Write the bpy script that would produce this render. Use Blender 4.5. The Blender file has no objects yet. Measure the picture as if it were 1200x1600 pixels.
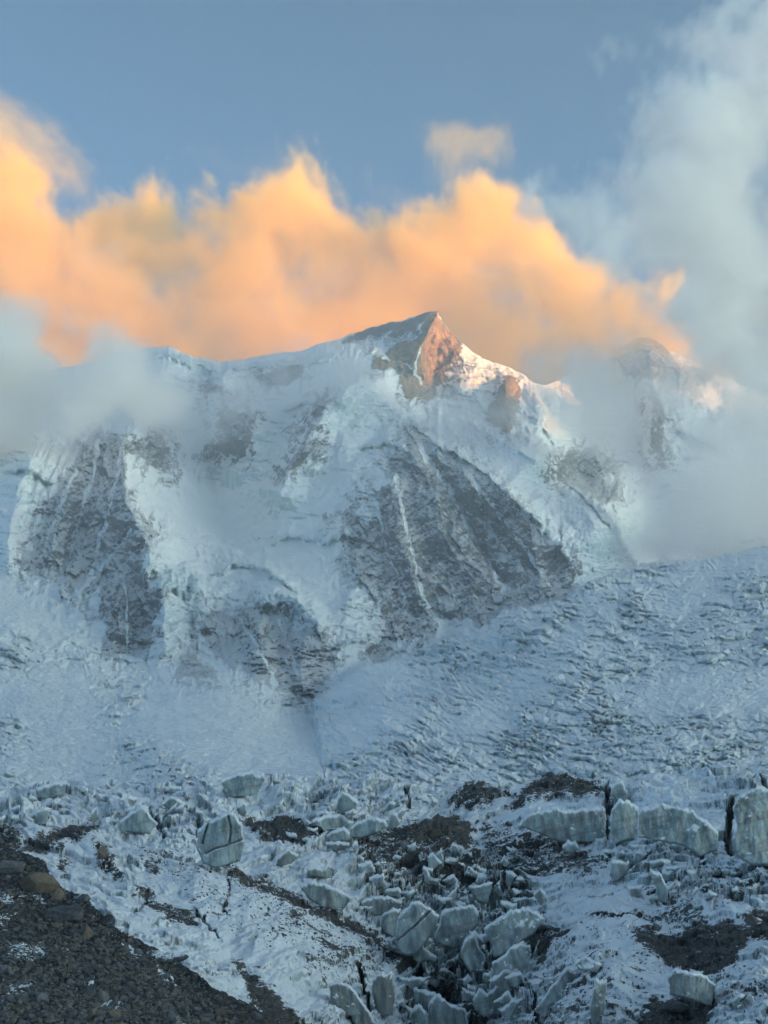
import bpy, math, random
import numpy as np
R = math.radians
rng = np.random.default_rng(7)
random.seed(7)

# ------------------------------------------------------------------ camera, light, exposure
scene = bpy.context.scene
col = scene.collection
PITCH = R(11.07); F = 2198.0; CX, CY = 600.0, 800.0      # focal length in photograph pixels (1200 x 1600)
cam_d = bpy.data.cameras.new('camera'); cam = bpy.data.objects.new('camera', cam_d); col.objects.link(cam)
cam.location = (0, 0, 0); cam.rotation_euler = (R(90) + PITCH, 0, 0)
cam_d.sensor_fit = 'VERTICAL'; cam_d.angle = 2*math.atan(800/F); cam_d.clip_start = 0.5; cam_d.clip_end = 60000
scene.camera = cam

SUN_DIR = np.array([0.952, -0.30, 0.0]); SUN_DIR /= np.linalg.norm(SUN_DIR)
SUN_EL = R(4.5)
to_sun = (SUN_DIR[0]*math.cos(SUN_EL), SUN_DIR[1]*math.cos(SUN_EL), math.sin(SUN_EL))
world = bpy.data.worlds.new('World'); scene.world = world; world.use_nodes = True
nt = world.node_tree; nt.nodes.clear()
sky = nt.nodes.new('ShaderNodeTexSky'); sky.sky_type = 'NISHITA'; sky.sun_disc = False
sky.sun_elevation = SUN_EL; sky.sun_rotation = math.atan2(to_sun[0], to_sun[1])
sky.altitude = 3500; sky.air_density = 0.2; sky.dust_density = 10.0; sky.ozone_density = 1.0
bg = nt.nodes.new('ShaderNodeBackground'); bg.inputs['Strength'].default_value = 0.15
wo = nt.nodes.new('ShaderNodeOutputWorld')
wb = nt.nodes.new('ShaderNodeMix'); wb.data_type = 'RGBA'; wb.blend_type = 'MULTIPLY'; wb.inputs[0].default_value = 1.0
wb.inputs[7].default_value = (0.885, 1.03, 0.79, 1)           # the photograph's white balance
nt.links.new(sky.outputs[0], wb.inputs[6]); nt.links.new(wb.outputs[2], bg.inputs[0]); nt.links.new(bg.outputs[0], wo.inputs[0])

sun_d = bpy.data.lights.new('sun', 'SUN'); sun = bpy.data.objects.new('sun', sun_d); col.objects.link(sun)
sun_d.energy = 2.0; sun_d.angle = R(0.4); sun_d.color = (0.80, 0.275, 0.016)
from mathutils import Vector
sun.rotation_euler = Vector(to_sun).to_track_quat('Z', 'Y').to_euler()

scene.render.engine = 'CYCLES'
vs = scene.view_settings; vs.view_transform = 'Standard'; vs.look = 'None'; vs.gamma = 1; vs.exposure = 2.52
scene.display_settings.display_device = 'sRGB'
try: vs.use_curve_mapping = False
except Exception: pass
cy = scene.cycles
cy.max_bounces = 14; cy.diffuse_bounces = 3; cy.glossy_bounces = 2; cy.transmission_bounces = 2; cy.volume_bounces = 14
cy.use_adaptive_sampling = True; cy.adaptive_threshold = 0.02; cy.use_denoising = True
cy.volume_step_rate = 1.0; cy.volume_max_steps = 256

# ------------------------------------------------------------------ numpy helpers
f32 = np.float32
_perm = rng.permutation(256).astype(np.int32); _perm = np.concatenate([_perm, _perm, _perm])
_g = rng.normal(size=(256, 3)); _g = (_g/np.linalg.norm(_g, axis=1)[:, None]).astype(f32)

def noise3(x, y, z):
    x = np.asarray(x, f32); y = np.asarray(y, f32); z = np.asarray(z, f32)
    xi = np.floor(x); yi = np.floor(y); zi = np.floor(z)
    xf = x-xi; yf = y-yi; zf = z-zi
    xi = xi.astype(np.int32) & 255; yi = yi.astype(np.int32) & 255; zi = zi.astype(np.int32) & 255
    u = xf*xf*xf*(xf*(xf*6-15)+10); v = yf*yf*yf*(yf*(yf*6-15)+10); w = zf*zf*zf*(zf*(zf*6-15)+10)
    out = np.zeros_like(x)
    for dx in (0, 1):
        a = _perm[xi+dx]; wx = u if dx else 1-u
        for dy in (0, 1):
            b = _perm[a+yi+dy]; wy = wx*(v if dy else 1-v)
            for dz in (0, 1):
                g = _g[_perm[b+zi+dz]]
                out += wy*(w if dz else 1-w)*(g[..., 0]*(xf-dx)+g[..., 1]*(yf-dy)+g[..., 2]*(zf-dz))
    return out*1.5

def fbm(x, y, z, oct=4, gain=0.5, lac=2.03):
    s = 0; a = 1.0
    for i in range(oct):
        s = s + a*noise3(x+17.3*i, y-9.1*i, z+4.7*i); x = x*lac; y = y*lac; z = z*lac; a *= gain
    return s

def ridged(x, y, z, oct=4, gain=0.55, lac=2.07):
    s = 0; a = 1.0; t = 0
    for i in range(oct):
        s = s + a*(1-2.2*np.abs(noise3(x+11.3*i, y+5.1*i, z-3.7*i))); t += a; x = x*lac; y = y*lac; z = z*lac; a *= gain
    return s/t

def hash2(ix, iy, k=0):
    h = (ix.astype(np.int64)*374761393 + iy.astype(np.int64)*668265263 + k*1442695041) & 0xffffffff
    h = ((h ^ (h >> 13))*1274126177) & 0xffffffff
    h = h ^ (h >> 16)
    return ((h & 0xffffff).astype(f32))/f32(0xffffff)

def worley(x, y, k=0):
    """cell id randoms and F1, F2 distances in the plane"""
    xi = np.floor(x).astype(np.int64); yi = np.floor(y).astype(np.int64)
    f1 = np.full(x.shape, 9.0, f32); f2 = f1.copy(); r1 = np.zeros(x.shape, f32); cx = np.zeros(x.shape, f32); cyy = np.zeros(x.shape, f32)
    for dx in (-1, 0, 1):
        for dy in (-1, 0, 1):
            px = xi+dx; py = yi+dy
            ox = px+hash2(px, py, k+1); oy = py+hash2(px, py, k+2)
            d = np.sqrt((ox-x)**2+(oy-y)**2).astype(f32)
            m = d < f1
            f2 = np.where(m, f1, np.minimum(f2, d)); f1 = np.where(m, d, f1)
            r1 = np.where(m, hash2(px, py, k+3), r1); cx = np.where(m, ox-x, cx); cyy = np.where(m, oy-y, cyy)
    return f1, f2, r1, cx, cyy

def saw(ph):
    f = ph-np.floor(ph); return f*(1-sst(0.86, 1.0, f))

def sst(a, b, x):
    t = np.clip((x-a)/(b-a), 0, 1); return t*t*(3-2*t)

def seg_dist(u, v, pts):
    """distance to a polyline and the position (0..1) along it"""
    best = np.full(u.shape, 1e9, f32); tt = np.zeros(u.shape, f32); n = len(pts)-1
    for i in range(n):
        ax, ay = pts[i]; bx, by = pts[i+1]; dx, dy = bx-ax, by-ay; L = dx*dx+dy*dy+1e-9
        t = np.clip(((u-ax)*dx+(v-ay)*dy)/L, 0, 1)
        d = np.hypot(u-ax-t*dx, v-ay-t*dy).astype(f32)
        m = d < best; best = np.where(m, d, best); tt = np.where(m, (i+t)/n, tt)
    return best, tt

def poly_sd(u, v, pts):
    """signed distance to a polygon, positive inside; only near its box"""
    P = np.array(pts, float); out = np.full(u.shape, -60.0, f32)
    m = (u > P[:, 0].min()-60) & (u < P[:, 0].max()+60) & (v > P[:, 1].min()-60) & (v < P[:, 1].max()+60)
    if not m.any(): return out
    uu = u[m]; vv = v[m]; ins = np.zeros(uu.shape, bool)
    d, _ = seg_dist(uu, vv, list(pts)+[pts[0]])
    n = len(pts)
    for i in range(n):
        x1, y1 = pts[i]; x2, y2 = pts[(i+1) % n]
        if y1 == y2: continue
        c = ((y1 > vv) != (y2 > vv)) & (uu < (x2-x1)*(vv-y1)/(y2-y1)+x1)
        ins ^= c
    out[m] = np.where(ins, d, -d); return out

def tps(ctrl, u, v, smooth=0.0):
    """thin plate spline through (u, v, value)"""
    C = np.array(ctrl, float); X = C[:, :2]/400.0; n = len(X)
    def k(r2): return 0.5*r2*np.log(r2+1e-12)
    K = k(((X[:, None]-X[None])**2).sum(2))+smooth*np.eye(n)
    A = np.zeros((n+3, n+3)); A[:n, :n] = K; A[:n, n] = 1; A[:n, n+1:] = X; A[n, :n] = 1; A[n+1:, :n] = X.T
    w = np.linalg.solve(A, np.concatenate([C[:, 2], np.zeros(3)]))
    shp = u.shape; uu = (u/400.0).ravel(); vv = (v/400.0).ravel(); out = w[n]+w[n+1]*uu+w[n+2]*vv
    for i in range(n): out += w[i]*k((uu-X[i, 0])**2+(vv-X[i, 1])**2)
    return out.reshape(shp)

cP, sP = math.cos(PITCH), math.sin(PITCH)
def unproj(u, v, D):
    """the point seen at (u, v) of the view, D metres away over the ground"""
    x = (u-CX)/F; z = (CY-v)/F
    dy = cP-z*sP; dz = sP+z*cP
    return x/dy*D, D*np.ones_like(x), dz/dy*D

def proj(X, Y, Z):
    c = Y*cP+Z*sP; zz = -Y*sP+Z*cP
    return CX+F*X/c, CY-F*zz/c

def add_attr(me, name, vals):
    a = me.attributes.new(name, 'FLOAT', 'POINT'); a.data.foreach_set('value', np.ascontiguousarray(vals, f32).ravel())

def mesh_np(name, V, Q, mat=None, parent=None, attrs=None, smooth=True):
    """one mesh object from vertex and quad (or triangle) arrays, unused vertices dropped"""
    Q = np.asarray(Q); used = np.zeros(len(V), bool); used[Q.ravel()] = True
    remap = np.cumsum(used)-1; Vn = V[used]; Qn = remap[Q]; k = Q.shape[1]
    me = bpy.data.meshes.new(name); me.vertices.add(len(Vn)); me.vertices.foreach_set('co', np.ascontiguousarray(Vn, f32).ravel())
    me.loops.add(Qn.size); me.loops.foreach_set('vertex_index', np.ascontiguousarray(Qn, np.int32).ravel())
    me.polygons.add(len(Qn)); me.polygons.foreach_set('loop_start', np.arange(0, Qn.size, k, dtype=np.int32))
    me.polygons.foreach_set('loop_total', np.full(len(Qn), k, np.int32))
    me.polygons.foreach_set('use_smooth', np.full(len(Qn), smooth, bool))
    me.update(calc_edges=True)
    for an, av in (attrs or {}).items(): add_attr(me, an, av[used])
    if mat: me.materials.append(mat)
    o = bpy.data.objects.new(name, me); col.objects.link(o)
    if parent: o.parent = parent
    return o

def tag(o, label=None, cat=None, group=None, kind=None):
    if label: o['label'] = label
    if cat: o['category'] = cat
    if group: o['group'] = group
    if kind: o['kind'] = kind
    return o

def grid_quads(nr, nc):
    i = np.arange(nr*nc).reshape(nr, nc)
    return np.stack([i[:-1, :-1], i[1:, :-1], i[1:, 1:], i[:-1, 1:]], -1)

# ------------------------------------------------------------------ materials
class NT:
    def __init__(s, name):
        s.m = bpy.data.materials.new(name); s.m.use_nodes = True; s.t = s.m.node_tree; s.t.nodes.clear()
        s.out = s.t.nodes.new('ShaderNodeOutputMaterial')
    def n(s, typ, **kw):
        nd = s.t.nodes.new(typ)
        for k, v in kw.items():
            if k == 'ins':
                for kk, vv in v.items(): s.set(nd.inputs[kk], vv)
            else: setattr(nd, k, v)
        return nd
    def set(s, sock, v):
        if isinstance(v, bpy.types.NodeSocket): s.t.links.new(v, sock)
        else: sock.default_value = v
    def math(s, op, a, b=None, c=None, clamp=False):
        nd = s.t.nodes.new('ShaderNodeMath'); nd.operation = op; nd.use_clamp = clamp
        s.set(nd.inputs[0], a)
        if b is not None: s.set(nd.inputs[1], b)
        if c is not None: s.set(nd.inputs[2], c)
        return nd.outputs[0]
    def mix(s, f, a, b):
        nd = s.t.nodes.new('ShaderNodeMix'); nd.data_type = 'RGBA'
        s.set(nd.inputs[0], f); s.set(nd.inputs[6], a if isinstance(a, bpy.types.NodeSocket) else (*a, 1)); s.set(nd.inputs[7], b if isinstance(b, bpy.types.NodeSocket) else (*b, 1))
        return nd.outputs[2]
    def ramp(s, x, a, b):
        nd = s.t.nodes.new('ShaderNodeMapRange'); nd.interpolation_type = 'SMOOTHSTEP'
        s.set(nd.inputs[0], x); nd.inputs[1].default_value = a; nd.inputs[2].default_value = b
        return nd.outputs[0]
    def noise(s, vec, scale, detail=4, rough=0.55, dist=0.0, typ='FBM'):
        nd = s.t.nodes.new('ShaderNodeTexNoise'); s.set(nd.inputs['Vector'], vec); nd.inputs['Scale'].default_value = scale
        nd.inputs['Detail'].default_value = detail; nd.inputs['Roughness'].default_value = rough; nd.inputs['Distortion'].default_value = dist
        return nd.outputs[0]
    def attr(s, name):
        nd = s.t.nodes.new('ShaderNodeAttribute'); nd.attribute_name = name; return nd.outputs['Fac']
    def mapping(s, vec, rot=(0, 0, 0), scale=(1, 1, 1)):
        nd = s.t.nodes.new('ShaderNodeMapping'); s.set(nd.inputs[0], vec); nd.inputs['Rotation'].default_value = rot
        n2 = s.t.nodes.new('ShaderNodeMapping'); s.t.links.new(nd.outputs[0], n2.inputs[0]); n2.inputs['Scale'].default_value = scale
        return n2.outputs[0]
    def bsdf(s, colr, rough=0.8, bump=None, bstr=0.5, bdist=1.0, spec=0.3, nrm=None):
        b = s.t.nodes.new('ShaderNodeBsdfPrincipled'); s.set(b.inputs['Base Color'], colr if isinstance(colr, bpy.types.NodeSocket) else (*colr, 1))
        s.set(b.inputs['Roughness'], rough); b.inputs['Specular IOR Level'].default_value = spec
        if bump is not None:
            bp = s.t.nodes.new('ShaderNodeBump'); bp.inputs['Strength'].default_value = bstr; bp.inputs['Distance'].default_value = bdist
            s.set(bp.inputs['Height'], bump); s.t.links.new(bp.outputs[0], b.inputs['Normal'])
        s.t.links.new(b.outputs[0], s.out.inputs[0]); return b

def mountain_material():
    t = NT('rock_and_snow'); pos = t.n('ShaderNodeNewGeometry').outputs['Position']; nor = t.n('ShaderNodeNewGeometry').outputs['Normal']
    sx = t.n('ShaderNodeSeparateXYZ', ins={0: nor}); nz = sx.outputs[2]
    rock = t.attr('rock'); ice = t.attr('ice'); warm = t.attr('warm')
    big = t.noise(pos, 0.012, 5); fine = t.noise(pos, 0.11, 5, 0.65)
    strata = t.noise(t.mapping(pos, (0.0, 0.75, 0.2), (0.016, 0.016, 0.10)), 1.0, 4, 0.6, 0.3)
    strata2 = t.noise(t.mapping(pos, (0.0, -0.95, 0.3), (0.02, 0.02, 0.13)), 1.0, 4, 0.6, 0.2)
    # dusting of snow on the rock: ledges and gentler ground hold it
    cov = t.math('ADD', t.math('MULTIPLY', strata, 0.55), t.math('MULTIPLY', strata2, 0.45))
    cov = t.math('ADD', cov, t.math('MULTIPLY', t.math('SUBTRACT', fine, 0.5), 0.45))
    cov = t.math('ADD', cov, t.math('MULTIPLY', t.math('SUBTRACT', nz, 0.5), 0.30))
    cov = t.math('ADD', cov, t.attr('dust'))
    dust = t.math('MULTIPLY', t.ramp(cov, 0.45, 0.68), 0.66)
    r1 = t.mix(t.ramp(big, 0.35, 0.65), (0.085, 0.09, 0.10), (0.17, 0.172, 0.175))
    r1 = t.mix(t.math('MULTIPLY', t.ramp(strata, 0.45, 0.6), 0.5), r1, (0.045, 0.044, 0.046))
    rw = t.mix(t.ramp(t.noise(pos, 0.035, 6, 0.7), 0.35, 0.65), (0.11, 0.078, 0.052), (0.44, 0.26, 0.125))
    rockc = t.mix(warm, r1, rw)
    snowc = t.mix(t.ramp(big, 0.35, 0.7), (0.86, 0.87, 0.88), (0.92, 0.93, 0.93))
    icec = t.mix(t.ramp(t.noise(t.mapping(pos, (0, 0, 0), (0.05, 0.05, 0.012)), 1.0, 4), 0.35, 0.65), (0.40, 0.54, 0.58), (0.66, 0.76, 0.78))
    icef = t.math('MULTIPLY', ice, t.ramp(t.math('ADD', nz, t.math('MULTIPLY', fine, 0.35)), 0.95, 0.45))
    bare = t.math('MULTIPLY', t.ramp(t.math('ADD', nz, t.math('MULTIPLY', t.math('SUBTRACT', t.noise(pos, 0.035, 5, 0.65), 0.5), 1.3)), 0.55, 0.15), 0.8)
    white = t.mix(t.math('MAXIMUM', t.math('MAXIMUM', icef, bare), t.math('MULTIPLY', t.attr('cliff'), t.ramp(fine, 0.62, 0.40))), snowc, icec)
    rockc = t.mix(dust, rockc, snowc)
    edge = t.ramp(t.math('ADD', t.math('ADD', rock, t.math('MULTIPLY', t.math('SUBTRACT', fine, 0.5), 0.9)), t.math('MULTIPLY', t.math('SUBTRACT', strata, 0.5), 1.3)), 0.42, 0.60)
    c = t.mix(edge, white, rockc)
    h = t.math('ADD', t.math('MULTIPLY', t.noise(pos, 0.06, 6, 0.65), 1.0), t.math('MULTIPLY', strata, t.math('MULTIPLY', rock, 0.8)))
    t.bsdf(c, 0.85, h, 0.8, 9.0, 0.2)
    return t.m

# ------------------------------------------------------------------ the mountain and the icefall below it
ROCKS = [
 ('left', [(150,672),(185,688),(193,712),(190,740),(198,790),(215,824),(230,828),(232,845),(220,880),(212,893),(185,905),(158,918),(130,933),(110,938),(98,933),(97,915),(90,905),(70,908),(45,898),(40,882),(60,840),(75,795),(95,760),(122,718)]),
 ('leftband', [(187,700),(230,684),(248,688),(273,732),(268,743),(247,733),(230,728),(213,712),(196,710)]),
 ('leftlow', [(167,916),(205,900),(233,910),(245,933),(238,987),(230,1017),(213,1022),(180,1022),(163,1013),(168,977),(153,960),(157,937)]),
 ('notch', [(340,640),(375,645),(385,640),(397,662),(392,690),(383,713),(365,714),(335,705),(343,680)]),
 ('notchtop', [(318,605),(335,606),(356,613),(357,620),(337,624),(315,616)]),
 ('upper', [(404,594),(438,577),(473,573),(472,587),(450,600),(424,605)]),
 ('summitleft', [(537,535),(560,520),(600,508),(647,495),(668,490),(662,505),(650,517),(617,533),(612,527),(622,517),(600,520),(573,527),(570,533)]),
 ('summit', [(683,482),(693,507),(710,527),(728,550),(720,560),(707,570),(697,585),(705,597),(680,603),(673,627),(660,632),(640,623),(633,603),(617,577),(600,577),(582,577),(577,563),(600,553),(627,543),(648,532),(656,520),(655,506),(666,488)]),
 ('pillar', [(785,588),(805,592),(812,620),(808,640),(797,678),(785,678),(762,655),(765,640),(777,625)]),
 ('buttress', [(633,680),(653,683),(683,717),(727,717),(760,750),(785,780),(820,820),(865,855),(900,885),(900,915),(885,940),(815,956),(765,978),(740,980),(700,966),(682,970),(680,990),(640,1002),(605,990),(590,947),(597,930),(570,913),(557,900),(533,867),(540,850),(557,837),(527,817),(543,797),(573,827),(587,810),(577,765),(605,768),(628,772),(613,750),(608,723),(638,703)]),
 ('toe', [(575,1022),(585,1008),(603,1003),(611,1015),(603,1027),(588,1032)]),
 ('lowcentre', [(315,980),(325,970),(395,952),(430,965),(480,995),(505,1002),(525,1040),(500,1080),(480,1097),(465,1090),(425,1075),(380,1050),(350,1030),(320,1005)]),
 ('lowsmall', [(283,1032),(300,1030),(312,1040),(333,1050),(333,1060),(310,1058),(284,1052)]),
 ('backlow', [(870,730),(897,703),(930,703),(933,713),(953,727),(950,753),(967,777),(955,790),(913,767),(890,757),(867,747)]),
 ('backpeak', [(967,553),(1000,530),(1013,520),(1043,545),(1053,567),(1083,573),(1113,587),(1100,600),(1080,610),(1053,607),(1027,597),(1000,590),(973,587),(967,567)]),
 ('backrib', [(1017,622),(1030,630),(1047,660),(1033,667),(1030,687),(1043,717),(1020,713),(1013,700),(1027,680),(1030,660)]),
 ('dome', [(510,617),(507,633),(490,660),(460,683),(480,663),(493,640)]),
 ('domelow', [(497,690),(477,700),(440,743),(463,727),(493,707)]),
]
SKYLINE = [(-160,640),(-60,600),(40,590),(120,570),(195,556),(232,543),(262,541),(300,556),(330,563),(345,567),(385,560),(420,555),(470,547),(520,533),(560,517),(620,502),(655,491),(684,486),(693,503),(712,527),(735,549),(762,562),(790,572),(815,584),(832,597),(850,602),(875,594),(905,570),(930,556),(955,547),(975,539),(1000,529),(1015,527),(1045,547),(1085,564),(1130,590),(1200,620),(1400,640)]
CTRL_A = [(-160,1290,560),(200,1290,520),(600,1290,520),(-160,1200,740),(0,1200,720),(250,1200,700),(500,1200,700),(800,1200,700),(1200,1200,700),
 (-160,1100,1250),(0,1100,1250),(200,1100,1300),(400,1100,1350),(480,1100,1650),(200,1030,1900),(330,1060,1600),(0,1000,1800),(-160,1000,1800),(80,940,2300),(-160,880,2700),
 (430,1010,1950),(520,1050,1800),(590,1030,2100),(440,945,2300),(560,870,2800),(560,960,2350),(640,990,2350),(750,970,2450),(880,930,2650),(700,800,3050),(900,885,2900),(640,700,3650),(550,605,4150),(500,700,3650),(400,800,3450),(330,780,3550),
 (450,880,2800),(300,890,2800),(265,950,2350),(265,1010,2080),(320,1000,2150),(200,960,2250),(150,760,3300),(195,790,3150),(100,890,2650),(0,800,3000),(-160,760,3300),(50,700,3500),(300,660,4200),(260,545,4900),(120,570,4900),(-160,640,4600),(350,570,4850),(420,560,4750),(350,690,3900),
 (560,520,5000),(683,487,4950),(650,620,4700),(750,562,4950),(790,660,4450),(720,650,4550),(620,590,4600),(830,600,5000),(850,710,3900),(950,830,3200),(700,710,3700),
 (900,570,5700),(900,650,5000),(900,740,4500),(1010,520,5600),(1100,600,5300),(1040,690,4700),(1200,620,5500),(1400,640,5500),(1150,750,4300),(1000,830,3900),(1100,880,3500),(1400,850,3500),(950,890,3100)]
CTRL_C = [(480,1100,1500),(540,1055,1650),(600,1030,1750),(690,1000,1900),(760,972,1950),(815,950,2050),(885,940,2100),(930,905,2350),(1000,885,2550),(1100,875,2600),(1200,853,2650),(1400,830,2700),
 (480,1200,720),(600,1100,1150),(800,1100,1080),(1000,1100,1020),(1200,1100,1000),(1400,1100,1000),(700,1200,680),(1000,1200,660),(1400,1200,650),(900,1000,1500),(1100,1000,1430),(1400,1000,1400),(1200,920,1950),(1000,950,1850),(480,1290,520),(900,1290,500),(1400,1290,500)]
C_POLY = [(486,1103),(530,1062),(575,1038),(640,1022),(690,1000),(722,986),(760,972),(785,955),(815,948),(885,936),(912,918),(960,900),(1000,887),(1100,876),(1130,868),(1200,853),(1420,826),(1420,1320),(540,1320),(505,1200)]
RIDGES = [  # polyline, height (m, positive towards the viewer), half width (px)
 ([(683,487),(655,540),(645,600)], 90, 32), ([(556,575),(560,605),(610,640),(660,680),(720,715),(790,770),(900,880)], 130, 60),
 ([(555,600),(512,640),(455,735),(430,800)], 110, 42), ([(262,545),(235,620),(192,700),(196,790),(235,860),(225,920)], 190, 75),
 ([(345,568),(352,635),(388,650),(372,720)], 130, 45), ([(636,690),(676,770),(705,860),(770,945)], 42, 46), ([(610,735),(622,840),(668,965)], 55, 36),
 ([(700,725),(790,815),(835,860),(850,940)], 34, 30), ([(660,700),(725,800),(765,890),(800,925)], -40, 16), ([(150,680),(110,760),(75,900)], 80, 40), ([(135,780),(100,900)], -40, 16),
 ([(700,640),(800,700),(870,740),(940,840)], 120, 45), ([(245,910),(258,960),(255,1030)], 120, 42), ([(300,900),(320,960),(330,1000)], 60, 36),
 ([(330,700),(340,780),(380,860)], -90, 70), ([(395,940),(440,932),(490,962),(506,990)], 60, 26), ([(785,588),(795,640),(790,680)], 90, 28), ([(800,600),(860,690)], -60, 30),
 ([(1013,540),(1020,600),(1040,660),(1035,720)], 70, 60), ([(955,560),(1000,640),(1010,720)], -80, 40), ([(930,700),(945,760),(965,800)], 90, 36), ([(967,553),(985,590)], 70, 24), ([(60,690),(20,800),(10,900)], 100, 60),
 ([(480,990),(470,1085)], 50, 40), ([(400,960),(410,1060)], 50, 30), ([(180,905),(190,1010)], 70, 40),
]
ICE_POLYS = [([(395,945),(430,930),(450,935),(490,960),(505,985),(503,1003),(480,995),(450,980),(420,965)], 1.0), ([(228,548),(262,541),(345,567),(345,600),(300,590),(235,575)], .8), ([(345,570),(420,556),(530,540),(520,575),(480,572),(400,590),(350,600)], .8),
 ([(243,905),(318,905),(320,960),(300,1010),(250,1030),(240,960)], .8), ([(770,955),(900,938),(900,965),(780,990)], .8), ([(660,690),(740,710),(830,810),(930,860),(950,840),(800,690),(700,650)], .8), ([(820,600),(842,615),(840,640),(815,640)], 1), ([(740,560),(780,580),(770,650),(720,650),(700,600)], .6)]

# ice cliffs of the hanging glaciers: upper edge, height of the face (px), how far it stands out (m)
CLIFFS = [([(396,950),(415,936),(440,930),(462,942),(490,966),(508,998)], 24, 60), ([(636,652),(680,690),(722,712),(762,736),(802,782),(852,824)], 11, 50), ([(226,552),(262,546),(300,560),(346,573)], 20, 45), ([(346,575),(420,566),(480,562),(532,548)], 15, 40),
 ([(240,908),(266,896),(295,898),(322,914)], 46, 70), ([(698,604),(740,616),(778,652)], 13, 45), ([(818,640),(846,662),(874,704)], 12, 40), ([(600,862),(560,842),(535,838),(500,850)][::-1], 8, 30), ([(330,905),(365,880),(410,890),(470,925)], 9, 30), ([(420,850),(450,835),(500,845)], 8, 26), ([(545,885),(575,920),(592,946)], 9, 30),
 ([(0,742),(40,735),(90,760)], 9, 26), ([(440,640),(480,628),(520,640)], 7, 22), ([(560,700),(600,690),(640,705)], 8, 24), ([(880,745),(925,790),(962,832)], 9, 30), ([(1050,660),(1100,690),(1150,700)], 10, 40), ([(480,1015),(530,1010),(575,1000)], 10, 26)]
SMOOTH = [[(215,790),(300,745),(420,765),(440,815),(350,850),(250,835)], [(438,835),(520,850),(562,915),(512,965),(468,930),(425,880)], [(440,575),(540,540),(640,600),(710,690),(640,650),(560,590)], [(0,905),(80,925),(120,950),(110,985),(40,985),(-20,950)], [(700,640),(770,680),(830,720),(800,740),(720,690)], [(230,710),(275,750),(230,790),(205,740)]]

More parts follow.
